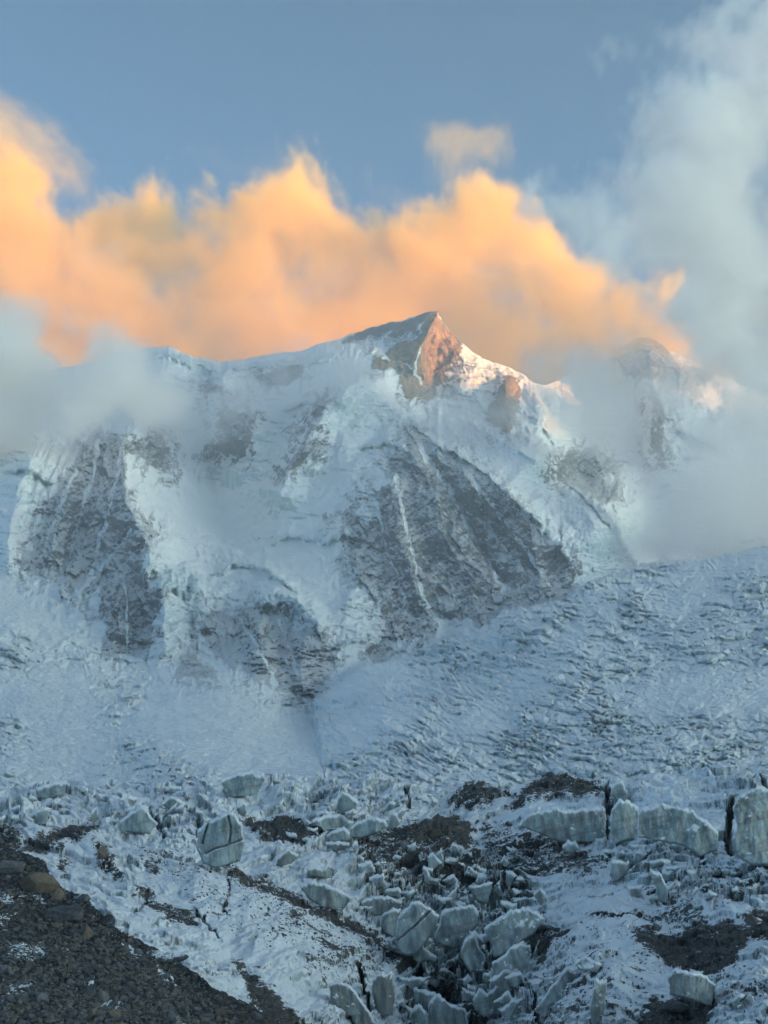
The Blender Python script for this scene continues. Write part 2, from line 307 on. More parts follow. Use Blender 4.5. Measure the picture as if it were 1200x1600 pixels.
def build_upper():
    NC, NR = 920, 650
    uc = np.linspace(-150, 1350, NC)
    sk = np.interp(uc, [p[0] for p in SKYLINE], [p[1] for p in SKYLINE])
    wob = 2.8*fbm(uc/23., uc*0, uc*0+3.3, 4)+1.4*fbm(uc/6., uc*0, uc*0+8.3, 2)
    t = np.linspace(0, 1, NR)[:, None]
    v = sk[None]+(1285-sk[None])*(0.35*t+0.65*t)             # rows from the skyline down to behind the near crest
    u = np.broadcast_to(uc[None], v.shape).copy(); v0 = v; v = v+wob[None]*(1-t)**40
    ou, ov = u.astype(f32), v.astype(f32)
    # edges of the mapped regions wander by a few pixels
    wu = ou+5*fbm(ou/26, ov/26, 0*ou+1.7, 3); wv = ov+5*fbm(ou/26, ov/26, 0*ou+7.7, 3)
    step = 4
    us, vss = u[::step, ::step], v0[::step, ::step]
    # the smooth base on a coarse grid, then linear upsampling in both directions
    def up(f):
        a = np.empty((f.shape[0], NC)); xs = np.arange(0, NC, step)
        for i in range(f.shape[0]): a[i] = np.interp(np.arange(NC), xs, f[i])
        ys = np.arange(0, NR, step); idx = np.clip(np.searchsorted(ys, np.arange(NR), 'right')-1, 0, len(ys)-2)
        w = ((np.arange(NR)-ys[idx])/step)[:, None]; g = a[idx]*(1-w)+a[idx+1]*w
        for _ in range(3):                                      # no facets from the coarse grid
            for ax in (0, 1):
                p = np.pad(g, [(3, 3) if k == ax else (0, 0) for k in (0, 1)], mode='reflect', reflect_type='odd'); c = np.cumsum(p, axis=ax); c = np.concatenate([np.zeros_like(np.take(c, [0], ax)), c], ax)
                n_ = g.shape[ax]; g = (np.take(c, np.arange(7, n_+7), ax)-np.take(c, np.arange(0, n_), ax))/7
        return g
    la = [(a, b, math.log(c)) for a, b, c in CTRL_A]; lc = [(a, b, math.log(c)) for a, b, c in CTRL_C]
    DA = np.exp(up(tps(la, us, vss, 1e-4))); DC = np.exp(up(tps(lc, us, vss, 1e-4)))
    rel = np.zeros_like(DA)
    for pts, A, w in RIDGES:
        d, tt = seg_dist(wu, wv, pts)
        rel += 1.9*A*np.clip(1-d/w, 0, 1)**1.3*np.clip(np.minimum(tt, 1-tt)*6+0.25, 0, 1)
    cliff = np.zeros_like(DA)
    for P, hh, A in CLIFFS:
        pu_ = [p[0] for p in P]; vl = np.interp(ou+4*fbm(ou/13, ov/13, 0*ou+2, 2), pu_, [p[1] for p in P]).astype(f32)+4*fbm(ou/15, 0*ov, 0*ou+9, 3)
        sd_ = ov-vl; m = np.clip(np.minimum(ou-pu_[0], pu_[-1]-ou)/12, 0, 1)
        hh = hh*(0.75+0.5*fbm(ou/20, 0*ov, 0*ou+19, 2))
        rel += A*m*np.where(sd_ < 0, np.clip(1+sd_/45, 0, 1)**1.5, 1-sst(hh*0.8, hh*1.25, sd_))
        cliff = np.maximum(cliff, m*sst(-1.5, 1.5, sd_)*sst(hh*1.2, hh*0.9, sd_))
    smz = np.zeros_like(DA)
    for P in SMOOTH: smz = np.maximum(smz, sst(-14, 14, poly_sd(wu, wv, P)))
    DA = DA-rel
    # the far ridge behind the hanging glacier stands well back
    back = poly_sd(wu, wv, [(838,598),(850,640),(846,680),(880,725),(915,765),(960,812),(975,850),(1000,885),(1420,850),(1420,400),(860,400)])
    DA = DA+450*sst(-3, 4, back)
    cs = poly_sd(wu*0.7+ou*0.3, wv*0.7+ov*0.3, C_POLY); cm = sst(-2, 2, cs+3*fbm(ou/9, ov/9, 0*ou+2.2, 2))
    D = DA*(1-cm)+DC*cm
    X, Y, Z = unproj(u, v, D)
    # masks
    rock = np.full(u.shape, -60.0, f32); rid = np.full(u.shape, -1, np.int32)
    for i, (nm, P) in enumerate(ROCKS):
        s = poly_sd(wu, wv, P); m = s > rock; rid = np.where(m & (s > -2), i, rid); rock = np.maximum(rock, s)
    rock = np.minimum(rock, 15)+8*fbm(ou/30, ov/42, 0*ou+88, 4)*(rock > -25)
    for P, w_ in (([(655,700),(700,765),(745,850),(790,930)], 5), ([(715,722),(770,790),(820,860),(862,915)], 4.5), ([(618,745),(640,850),(668,955)], 4.5), ([(745,760),(765,830),(800,880)], 3.5), ([(585,790),(610,880),(640,960)], 4), ([(156,690),(132,790),(97,905)], 5), ([(188,715),(168,810),(135,915)], 4.5), ([(120,735),(95,800),(60,880)], 4), ([(205,830),(170,880),(120,930)], 4), ([(360,960),(400,1010),(430,1070)], 4.5), ([(430,970),(460,1030),(478,1090)], 4), ([(195,915),(200,1010)], 3.5), ([(655,545),(648,590)], 2.5), ([(600,560),(640,572),(660,600)], 3)):
        d, tt = seg_dist(wu, wv+3*fbm(ou/10, ov/10, 0*ou+5, 2), P); rock = rock-26*np.exp(-(d/w_)**2)
    rock = np.where(cs > 0, np.minimum(rock, -cs), rock)
    rockm = sst(-13, 9, rock)
    near_r = sst(-55, -5, rock)*(cs < -4)                        # small outcrops scattered round the bigger faces
    rockm = np.maximum(rockm, near_r*0.62*sst(0.30, 0.62, ridged(ou/21, ov/34, 0*ou+4.4, 3)))
    ice = cliff.astype(f32)*(1-cm).astype(f32)
    for P, a in ICE_POLYS: ice = np.maximum(ice, a*sst(-6, 6, poly_sd(wu, wv, P)))
    # real relief along the surface normal (far) and straight up (icefall)
    def normals(X, Y, Z):
        du = np.stack([np.gradient(X, axis=1), np.gradient(Y, axis=1), np.gradient(Z, axis=1)], -1)
        dv = np.stack([np.gradient(X, axis=0), np.gradient(Y, axis=0), np.gradient(Z, axis=0)], -1)
        n = np.cross(du, dv); n /= np.linalg.norm(n, axis=-1)[..., None]+1e-9
        s = np.sign(-(n[..., 0]*X+n[..., 1]*Y+n[..., 2]*Z)); return n*s[..., None]
    N = normals(X, Y, Z)
    x, y, z = (a.astype(f32) for a in (X, Y, Z))
    far = sst(1500, 2300, D)*(1-cm)
    xs = (u*1.55).astype(f32); ys = (v*1.55).astype(f32); y0_ = y; x, y, z = xs, ys, 0.12*y0_
    big = ridged(x/420, y/420, z/420, 4)
    med = ridged(x/110+5, y/110, z/110, 5, 0.6)
    flut = ridged(x/30, y/130, z/170, 3)                      # flutes running down the fall line
    snowy = fbm(x/160, y/160, z/160, 5, 0.55)
    # stepped ice bands: seracs and bergschrunds across the slope
    lv = -y/70+0.7*fbm(x/190, y/190, z/190, 3)+0.12*med
    fr = lv-np.floor(lv); terr = sst(0.0, 0.16, fr)-fr*1.0
    ser = sst(-0.15, 0.3, fbm(x/330+9, y/330, z/330, 2))
    b_far = y/34+1.3*fbm(x/150, y/90, z/200, 3)+0.25*np.sin(x/120)
    flz = np.maximum(sst(-15, 25, poly_sd(wu, wv, [(40,700),(150,660),(200,700),(190,790),(120,760),(60,860),(20,840)])), sst(-15, 20, poly_sd(wu, wv, [(240,680),(330,660),(345,740),(300,760),(260,740)])))
    flute2 = ridged((x+0.45*y)/20, (y-0.45*x)/300, z/400, 3)
    crev = np.abs(fbm((x+0.2*y)/150, (y-0.15*x)/38, z/300, 3, 0.5)); crev = sst(0.10, 0.0, crev)*sst(-0.1, 0.25, fbm(x/230+31, y/230, z/230, 2))
    mid_ = fbm(x/80+3, y/52, z/80, 5, 0.62)
    crag = np.zeros_like(x)
    for k, (ca, am_) in enumerate(((46, 15), (20, 8), (9, 3.5))):
        f1, f2, r1, ox, oy = worley((x+10*mid_+0.3*y)/ca, (y-0.5*x)/(ca*1.5), 300+k)
        crag += am_*((r1-0.5)*0.9+(hash2(np.floor(r1*9973), np.floor(r1*613), k)-0.5)*ox*1.8+(hash2(np.floor(r1*977), np.floor(r1*613), k)-0.5)*oy*1.8)
    bands = saw(b_far)
    disp = far*(1-rockm)*(13*mid_+18*flz*flute2-9*crev+13*bands*sst(0.05, 0.5, fbm(x/210+77, y/150, z/300, 3)))+far*rockm*crag+far*(rockm*(22*med+26*big)+(1-rockm)*(20*snowy+26*big+9*med+ser*12*terr+ice*14*med))
    col_ = ridged(xs/16, ys/120, 0*xs+3, 3)
    disp = disp*(1-0.8*smz*(1-rockm))+cliff*(9*col_)
    disp = disp*(0.15+0.85*sst(0.0, 0.035, t))
    # icefall: broken blocks, long crevasses across the flow, each block with its own height and tilt
    fl = (1-far)
    pu, pv = ou, ov
    wx = pu+9*fbm(pu/60, pv/40, 0*x+5, 3); wy = pv+5*fbm(pu/60, pv/40, 0*x+15, 3)
    bow = np.where(cs > 0, -34*np.sin((pu-700)/165.)-0.10*pu, -16*np.sin(pu/90.)).astype(f32)      # crevasses bow across the flow
    a1 = wx; b1 = wy+bow
    H = np.zeros_like(x)
    rough = 0.25+0.75*sst(-0.3, 0.35, fbm(x/260+3, y/160, 0*x, 3)+0.35*(cs > 0))
    # smooth snow apron in the lower left middle, and around (720,1180)
    rough = rough*(1-0.9*sst(-20, 25, poly_sd(ou, ov, [(230,1050),(330,1065),(470,1110),(505,1200),(480,1260),(330,1215),(200,1140)])))
    rough = rough*(1-0.9*sst(-12, 12, poly_sd(ou, ov, [(0,905),(80,925),(120,950),(110,985),(40,985),(-20,950)])))
    for k, (ca, cb, amp) in enumerate(((46, 20, 5.5), (22, 11, 4.6), (10.5, 6, 2.8))):
        f1, f2, r1, ox, oy = worley(a1/ca, b1/cb, 10*k)
        gap = sst(0.0, 0.2, f2-f1)
        H += amp*((r1-0.5)*1.3+(hash2(np.floor(r1*9999), np.floor(r1*777), k)-0.5)*ox*1.2-oy*0.9*r1)*gap-amp*0.9*(1-gap)
    am = sst(-0.35, 0.45, fbm(pu/70, pv/45, 0*x+51, 3))
    am2 = sst(-0.1, 0.5, fbm(pu/130+9, pv/70, 0*x+151, 3)); big_c = sst(0.0, 0.5, fbm(pu/160+3, pv/60, 0*x+251, 3))
    H = H*(0.55+0.35*am2)+big_c*6*saw(b1/38.0+0.55*fbm(pu/120, pv/50, 0*x+161, 3))+3*am2*saw((b1+0.25*a1)/27.0+1.1*fbm(pu/70, pv/40, 0*x+171, 3))
    am = 0.25+0.75*am*(0.7+0.5*am2); H += am*(8.0*saw(b1/17.0+0.75*fbm(pu/95, pv/45, 0*x+61, 4))+3.2*saw(b1/7.3+0.8*fbm(pu/30, pv/18, 0*x+71, 3)))
    Hs = 5*fbm(pu/60, pv/28, 0*x+3, 5, 0.6)
    # the smoother glacier tongue on the right top
    H = fl*(rough*H+Hs)
    sc = D/F
    # most of the relief stands out towards the valley, a little of it upwards, as on a steep face
    D2 = D-1.7*disp-(4.6*H-1.6*Hs*fl)*sc
    X, Y, Z = unproj(u, v, D2)
    Z = Z+0.22*disp+0.35*H*sc
    ice = np.maximum(ice, (0.35+0.65*am2)*fl); ice = np.maximum(ice, far*ser*0.7*(1-rockm))
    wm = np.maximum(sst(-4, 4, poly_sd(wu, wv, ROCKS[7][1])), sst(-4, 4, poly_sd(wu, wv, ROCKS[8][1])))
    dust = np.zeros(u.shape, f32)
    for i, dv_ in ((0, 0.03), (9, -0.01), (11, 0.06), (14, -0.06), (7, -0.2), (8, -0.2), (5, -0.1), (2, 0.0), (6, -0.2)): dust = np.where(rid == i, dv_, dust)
    # a row down the far side so that the crests have a back
    def ext(a, b): return np.concatenate([b[None], a], 0)
    for k, (dy, dz) in enumerate(((500, -260), (1600, -1500))):
        X = ext(X, X[0]*(1+0.06*k)); Y = ext(Y, Y[0]+dy); Z = ext(Z, Z[0]+dz)
    pad = lambda a, val=None: np.concatenate([np.repeat(a[:1] if val is None else np.full_like(a[:1], val), 2, 0), a], 0)
    cm = cm.astype(f32); rockm, ice, wm, dust, rid, cmx = pad(rockm), pad(ice), pad(wm), pad(dust), pad(rid, -1), pad(cm)
    bk = pad(back); lowg = pad(fl*(1-cm)); 
    V = np.stack([X, Y, Z], -1).reshape(-1, 3)
    Q = grid_quads(NR+2, NC).reshape(-1, 4)
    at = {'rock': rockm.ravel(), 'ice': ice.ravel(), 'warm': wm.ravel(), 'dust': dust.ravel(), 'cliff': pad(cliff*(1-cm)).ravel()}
    q = lambda a: a[:-1, :-1].ravel()
    reg = np.where(q(cmx) > 0.5, 100, np.where(q(lowg) > 0.6, 101, np.where(q(bk) > 0, 102, 103)))
    ridq = np.where((q(rid) >= 0) & (q(rockm) > 0.35) & (reg >= 102), q(rid), -1)
    mat = mountain_material()
    main = mesh_np('mountain', V, Q[(reg == 103) & (ridq < 0)], mat, None, at)
    tag(main, 'big snow covered mountain with a sharp dark summit pyramid above its glaciers', kind='structure')
    bk_o = mesh_np('mountain', V, Q[(reg == 102) & (ridq < 0)], mat, None, at)
    tag(bk_o, 'farther snowy ridge to the right of the summit, half hidden in cloud', kind='structure')
    g1 = mesh_np('glacier', V, Q[(reg == 100)], mat, None, at)
    tag(g1, 'broad broken icefall coming down from the right below the dark buttress', kind='structure')
    g2 = mesh_np('glacier', V, Q[(reg == 101) & (ridq < 0)], mat, None, at)
    tag(g2, 'snowy glacier basin at the foot of the left rock faces', kind='structure')
    lab = {'left': 'dark grey rock face streaked with snow at the left', 'summit': 'reddish rock pyramid of the summit', 'buttress': 'big dark rock buttress below the snow dome', 'pillar': 'brown rock pillar right of the summit', 'lowcentre': 'low grey rock rib dusted with snow', 'backpeak': 'snow streaked rock peak in the cloud'}
    for i, (nm, P) in enumerate(ROCKS):
        s = ridq == i
        if s.sum() < 30: continue
        par = bk_o if nm.startswith('back') else main
        o = mesh_np('rock_face', V, Q[s], mat, par, at)
        if nm in lab: o['label'] = lab[nm]
build_upper()

# ------------------------------------------------------------------ ridge across the valley (outside the view) that keeps the evening sun off the glacier
def build_ridge():
    n, m = 200, 40
    # heights that put the edge of the shade on the summit: the sun stands 3.6 degrees up
    XR = 25000; base = (XR-300)*math.tan(SUN_EL); sh = (XR-300)*SUN_DIR[1]/SUN_DIR[0]
    yy = np.linspace(-24000, 12000, n)
    py = yy-sh                                     # where across the valley this piece of crest throws its shadow
    top = np.interp(py, [-12000, -6000, 0, 3000, 4250, 4700, 5080, 5300, 5650, 5900, 7000, 9000, 17000], [900, 1800, 2500, 2700, 2500, 1400, 1350, 1640, 1720, 1480, 1500, 1300, 900])+base
    top = top+90*fbm(yy/900, yy*0, yy*0+4, 4)*np.where((py > 4600) & (py < 8000), 0.25, 1)
    xx = np.linspace(-1, 1, m)
    Yg, Xg = np.meshgrid(yy, xx, indexing='ij')
    Hh = (top[:, None]+70)*(1-np.abs(Xg)**1.15)-70
    Hh = Hh+250*fbm((Xg*3900/900).astype(f32), (Yg/900).astype(f32), 0*Xg.astype(f32), 4)*(np.abs(Xg) > 0.04)*np.minimum(1, (1-np.abs(Xg))*4)
    V = np.stack([XR+Xg*4000, Yg, Hh], -1).reshape(-1, 3)
    z = np.zeros(len(V))
    o = mesh_np('mountain', V, grid_quads(n, m).reshape(-1, 4), bpy.data.materials['rock_and_snow'], None, {'rock': z+0.45, 'ice': z, 'warm': z, 'dust': z})
    tag(o, 'long snowy ridge across the valley off to the right', kind='structure')
build_ridge()
def build_ground():
    V = np.array([(-6900, -6900, -70), (8200, -6900, -70), (8200, 9700, -70), (-6900, 9700, -70)], float)
    z = np.zeros(4)
    o = mesh_np('ground', V, np.array([[0, 1, 2, 3]]), bpy.data.materials['rock_and_snow'], None, {'rock': z+0.3, 'ice': z, 'warm': z, 'dust': z})
    tag(o, 'snowy valley floor under the glacier', kind='structure')
build_ground()

# ------------------------------------------------------------------ the near glacier, its ice towers, the moraine and the stones
def near_material():
    t = NT('dirty_glacier'); g = t.n('ShaderNodeNewGeometry'); pos = g.outputs['Position']
    nz = t.n('ShaderNodeSeparateXYZ', ins={0: g.outputs['Normal']}).outputs[2]
    dirt = t.attr('dirt'); ice = t.attr('ice')
    fine = t.noise(pos, 1.6, 5, 0.65); mid = t.noise(pos, 0.35, 4, 0.6); big = t.noise(pos, 0.06, 3)
    streak = t.noise(t.mapping(pos, (0, 0.35, 0.5), (0.18, 0.6, 0.9)), 1.0, 4, 0.6)
    snow = t.mix(t.ramp(mid, 0.3, 0.7), (0.82, 0.84, 0.86), (0.93, 0.94, 0.95))
    vert = t.noise(t.mapping(pos, (0, 0.1, 0), (1.1, 1.1, 0.10)), 1.0, 5, 0.6)
    icec = t.mix(t.ramp(vert, 0.32, 0.68), (0.16, 0.205, 0.205), (0.42, 0.50, 0.50))
    icec = t.mix(t.math('MULTIPLY', t.ramp(t.noise(t.mapping(pos, (0, 0.1, 0), (0.5, 0.5, 0.05)), 1.0, 4, 0.7), 0.52, 0.72), 0.55), icec, (0.17, 0.155, 0.13))
    steep = t.ramp(t.math('ADD', nz, t.math('MULTIPLY', t.math('SUBTRACT', fine, 0.5), 0.7)), 0.50, 0.20)
    icef = t.math('MAXIMUM', t.math('MULTIPLY', ice, t.ramp(t.math('ADD', nz, t.math('MULTIPLY', t.math('SUBTRACT', mid, 0.5), 0.8)), 0.72, 0.38)), t.math('MULTIPLY', steep, 0.75))
    c = t.mix(icef, snow, icec)
    grit = t.mix(t.ramp(fine, 0.35, 0.65), (0.028, 0.027, 0.026), (0.105, 0.098, 0.088))
    # grit shows through the thin snow in streaks and specks
    k = t.math('ADD', t.math('ADD', t.math('MULTIPLY', fine, 0.40), t.math('MULTIPLY', mid, 0.25)), t.math('MULTIPLY', streak, 0.35))
    dm = t.ramp(t.math('SUBTRACT', t.math('ADD', k, t.math('MULTIPLY', dirt, 0.25)), t.math('MULTIPLY', t.math('SUBTRACT', nz, 0.7), 0.10)), 0.60, 0.655)
    c = t.mix(dm, c, grit)
    h = t.math('ADD', t.math('MULTIPLY', t.noise(pos, 0.9, 6, 0.65), 1.0), t.math('MULTIPLY', t.noise(pos, 5.0, 3, 0.6), 0.25))
    t.bsdf(c, 0.8, h, 0.7, 0.5, 0.3); return t.m

def ice_material():
    t = NT('glacier_ice'); g = t.n('ShaderNodeNewGeometry'); pos = g.outputs['Position']
    nz = t.n('ShaderNodeSeparateXYZ', ins={0: g.outputs['Normal']}).outputs[2]
    oi = t.n('ShaderNodeObjectInfo').outputs['Random']; dirty = t.attr('dirt')
    fine = t.noise(pos, 2.2, 5, 0.65); mid = t.noise(pos, 0.5, 5, 0.6)
    vert = t.noise(t.mapping(pos, (0, 0.15, 0), (1.0, 1.0, 0.10)), 1.0, 5, 0.65)
    c = t.mix(t.ramp(vert, 0.3, 0.7), (0.12, 0.155, 0.155), (0.36, 0.435, 0.43))
    lay = t.noise(t.mapping(pos, (0.12, 0.25, 0), (0.05, 0.05, 0.9)), 1.0, 3, 0.6)
    c = t.mix(t.math('MULTIPLY', t.ramp(lay, 0.50, 0.66), 0.55), c, (0.12, 0.118, 0.105))
    c = t.mix(t.math('MULTIPLY', t.ramp(mid, 0.5, 0.75), 0.25), c, (0.66, 0.72, 0.73))
    v2 = t.noise(t.mapping(pos, (0, 0.1, 0.4), (0.6, 0.6, 0.045)), 1.0, 4, 0.7)
    c = t.mix(t.math('MULTIPLY', t.ramp(t.math('ADD', v2, t.math('MULTIPLY', dirty, 0.30)), 0.58, 0.80), 0.75), c, (0.13, 0.12, 0.10))
    snowf = t.ramp(t.math('ADD', nz, t.math('MULTIPLY', t.math('SUBTRACT', mid, 0.5), 0.5)), 0.52, 0.70)
    c = t.mix(t.math('MAXIMUM', snowf, t.attr('cap')), c, (0.84, 0.86, 0.87))
    sp = t.math('MULTIPLY', t.ramp(fine, 0.66, 0.71), t.ramp(mid, 0.45, 0.6)); c = t.mix(t.math('MULTIPLY', sp, 0.8), c, (0.05, 0.048, 0.045))
    h = t.math('ADD', t.noise(pos, 0.8, 5, 0.6), t.math('MULTIPLY', vert, 0.6))
    t.bsdf(c, t.math('ADD', 0.35, t.math('MULTIPLY', snowf, 0.4)), h, 0.6, 0.5, 0.5); return t.m

def stone_material(name, ca, cb, snow=0.0):
    t = NT(name); g = t.n('ShaderNodeNewGeometry'); pos = g.outputs['Position']
    nz = t.n('ShaderNodeSeparateXYZ', ins={0: g.outputs['Normal']}).outputs[2]
    oi = t.n('ShaderNodeObjectInfo').outputs['Random']; isl = g.outputs['Random Per Island']
    rnd = t.math('FRACT', t.math('ADD', t.math('MULTIPLY', oi, 7.13), isl))
    f = t.noise(pos, 4.0, 6, 0.7); w = t.noise(pos, 0.25, 3)
    c = t.mix(t.math('ADD', t.math('MULTIPLY', t.ramp(f, 0.3, 0.7), 0.55), t.math('MULTIPLY', rnd, 0.45)), ca, cb)
    c = t.mix(t.math('MULTIPLY', t.ramp(rnd, 0.86, 0.9), 0.6), c, (0.16, 0.125, 0.09))
    sn = t.ramp(t.math('ADD', t.math('ADD', nz, t.math('MULTIPLY', t.math('SUBTRACT', f, 0.5), 0.9)), t.math('MULTIPLY', t.math('SUBTRACT', w, 0.5), 3.0)), 1.45-snow, 1.62-snow)
    c = t.mix(t.math('MAXIMUM', sn, t.ramp(t.math('ADD', t.attr('lying'), t.math('MULTIPLY', t.math('SUBTRACT', t.noise(pos, 1.3, 4, 0.7), 0.5), 1.2)), 0.55, 0.75)), c, (0.82, 0.84, 0.86))
    t.bsdf(c, 0.85, f, 0.6, 0.06, 0.3); return t.m

CREST = [(-160,1225),(0,1222),(60,1226),(110,1214),(150,1225),(200,1220),(260,1228),(300,1220),(340,1211),(380,1201),(420,1204),(460,1213),(520,1218),(560,1220),(575,1212),(600,1222),(660,1226),(700,1226),(740,1221),(790,1234),(830,1222),(870,1212),(900,1215),(940,1224),(960,1216),(1000,1210),(1060,1203),(1110,1198),(1200,1198),(1360,1194)]
MOR = [(-160,1318),(0,1328),(36,1330),(70,1345),(84,1383),(130,1400),(152,1420),(185,1452),(230,1475),(275,1500),(310,1520),(340,1548),(395,1570),(440,1600),(475,1660)]
CTRL_G = [(1800,1200,270),(1800,1400,130),(1800,1660,72),(1800,1300,180),(-160,1222,290),(0,1222,290),(300,1222,300),(600,1222,315),(900,1215,300),(1200,1200,285),(1360,1195,280),(-160,1280,210),(0,1260,232),(200,1300,215),(400,1300,232),(600,1300,242),(800,1300,247),(1000,1300,222),(1200,1300,196),(1360,1300,185),
 (0,1340,165),(100,1350,170),(300,1400,160),(500,1400,183),(650,1400,208),(800,1400,208),(1000,1400,178),(1200,1400,150),(1360,1400,140),(150,1450,122),(300,1500,120),(450,1500,138),(600,1500,168),(750,1500,168),(900,1500,142),(1050,1500,124),(1200,1500,108),
 (300,1600,95),(400,1600,103),(520,1600,118),(650,1600,148),(760,1600,148),(880,1600,116),(1050,1600,100),(1200,1600,88),(1360,1600,84),(200,1660,88),(650,1660,140),(900,1660,104),(1360,1660,76),(-160,1450,110),(-160,1660,85)]
CTRL_M = [(-520,1318,95),(-520,1480,72),(-520,1660,56),(-160,1318,92),(0,1330,90),(70,1345,88),(84,1383,85),(150,1420,80),(230,1475,76),(310,1520,73),(395,1570,71),(475,1660,69),(-160,1660,56),(0,1660,57),(200,1660,60),(-160,1480,70),(0,1480,70),(100,1550,65),(250,1600,65),(400,1660,66)]
DIRT = [  # (outline, strength)
 ([(388,1284),(420,1280),(442,1273),(462,1287),(497,1297),(505,1305),(470,1314),(430,1318),(395,1302)], 1.0),
 ([(560,1308),(620,1290),(660,1280),(690,1275),(730,1290),(742,1310),(700,1332),(650,1347),(600,1347),(560,1335)], .72), ([(600,1300),(660,1282),(735,1295),(730,1318),(670,1322)], 1.0),
 ([(695,1252),(715,1235),(735,1221),(760,1224),(802,1240),(770,1250),(770,1265),(740,1268),(705,1262)], .85),
 ([(795,1262),(825,1225),(850,1212),(900,1213),(930,1228),(948,1240),(900,1252),(850,1250),(810,1266)], .9),
 ([(760,1280),(800,1296),(840,1314),(878,1316),(905,1330),(960,1340),(955,1362),(900,1345),(830,1350),(770,1330),(750,1300)], .62), ([(800,1345),(900,1340),(950,1350),(945,1362),(830,1366)], .7),
 ([(20,1338),(60,1310),(95,1295),(140,1288),(152,1300),(120,1317),(75,1327)], .95), ([(-160,1285),(0,1287),(35,1300),(30,1340),(-160,1345)], .75), ([(145,1320),(170,1325),(172,1350),(205,1372),(180,1372),(150,1350)], .7), ([(90,1330),(110,1345),(105,1372),(95,1360)], .8),
 ([(205,1310),(240,1330),(262,1362),(240,1368),(215,1340)], .5), ([(205,1380),(245,1405),(300,1430),(305,1447),(265,1440),(225,1410)], .85),
 ([(355,1360),(385,1368),(432,1388),(470,1408),(520,1428),(570,1447),(605,1475),(645,1512),(625,1515),(585,1480),(540,1455),(480,1432),(425,1408),(370,1385)], .85),
 ([(430,1425),(470,1440),(500,1465),(540,1490),(560,1510),(530,1505),(490,1480),(450,1450)], .6), ([(470,1460),(540,1480),(560,1520),(500,1500)], .45),
 ([(358,1495),(385,1510),(425,1552),(470,1598),(500,1660),(440,1640),(400,1570)], .85),
 ([(990,1490),(1040,1470),(1075,1455),(1110,1448),(1150,1450),(1205,1428),(1360,1420),(1360,1460),(1170,1462),(1150,1500),(1110,1522),(1060,1512),(1030,1500)], 1.0),
 ([(1020,1562),(1075,1560),(1110,1570),(1100,1620),(1010,1660),(990,1620)], 1.0), ([(835,1453),(885,1455),(895,1464),(850,1482),(842,1505),(830,1480)], .8), ([(900,1440),(960,1450),(1030,1430),(1060,1440),(1010,1465),(930,1462)], .5),
 ([(1010,1395),(1040,1400),(1080,1430),(1130,1455),(1080,1458),(1030,1430)], .65), ([(640,1560),(700,1545),(740,1590),(760,1660),(640,1660)], .55), ([(1095,1525),(1150,1500),(1200,1530),(1200,1600),(1150,1560)], .35),
 ([(500,1225),(560,1240),(640,1250),(700,1240),(690,1280),(600,1290),(540,1260)], .3), ([(560,1340),(800,1330),(830,1400),(700,1400),(600,1390)], .45), ([(240,1330),(360,1350),(480,1420),(430,1500),(300,1420)], .33), ([(420,1400),(620,1480),(600,1540),(480,1520),(400,1440)], .36),
 ([(1000,1360),(1200,1340),(1200,1420),(1060,1420)], .3), ([(840,1500),(1000,1470),(1040,1520),(960,1640),(860,1640)], .33),
]
CRACKS = [([(226,1258),(240,1280),(250,1290),(256,1308)], 3.0, 9), ([(256,1250),(268,1264),(252,1288)], 2.5, 7), ([(634,1226),(638,1245),(635,1268)], 4.0, 14), ([(951,1226),(950,1262),(948,1314)], 4.2, 16),
 ([(1147,1256),(1138,1285),(1140,1330)], 7.0, 22), ([(1193,1226),(1197,1262)], 3.5, 12), ([(422,1222),(414,1242)], 2.2, 6), ([(350,1222),(352,1250)], 1.6, 6), ([(365,1222),(360,1248)], 1.6, 6), ([(358,1372),(357,1400),(350,1440)], 1.6, 4), 
 ([(206,1428),(222,1418),(230,1405)], 2.0, 4), ([(235,1447),(250,1440),(270,1432)], 1.4, 3), ([(300,1425),(325,1448),(340,1470)], 1.8, 4), ([(705,1505),(730,1520),(760,1512)], 9.0, 20), ([(655,1530),(690,1548),(720,1535)], 13.0, 22), ([(655,1590),(700,1560)], 10, 14), ([(755,1450),(765,1500)], 5.0, 12), ([(690,1435),(680,1468)], 4.0, 12),
 ([(1108,1540),(1112,1570)], 6.0, 14), ([(1060,1560),(1085,1575)], 9.0, 10), ([(835,1560),(850,1640)], 5.0, 8), ([(720,1385),(725,1360)], 2.2, 5), ([(800,1360),(802,1395)], 2.0, 5), ([(905,1405),(940,1418),(980,1400)], 1.6, 3), ([(925,1450),(960,1455),(1010,1445)], 2.0, 4), ([(1020,1360),(1040,1405)], 2.5, 6), ([(560,1520),(575,1560),(580,1620)], 4.0, 10), ([(560,1330),(575,1320),(590,1315)], 3, 5),
 ([(560,1395),(600,1402),(640,1412)], 3.0, 8), ([(480,1262),(520,1268)], 2.0, 5), ([(980,1240),(985,1258)], 2.5, 6), ([(850,1430),(842,1450)], 4, 8), ([(60,1240),(62,1252)], 2.2, 6), ([(305,1310),(312,1292)], 1.6, 5), ([(1010,1318),(1090,1338),(1100,1345)], 4, 6)]
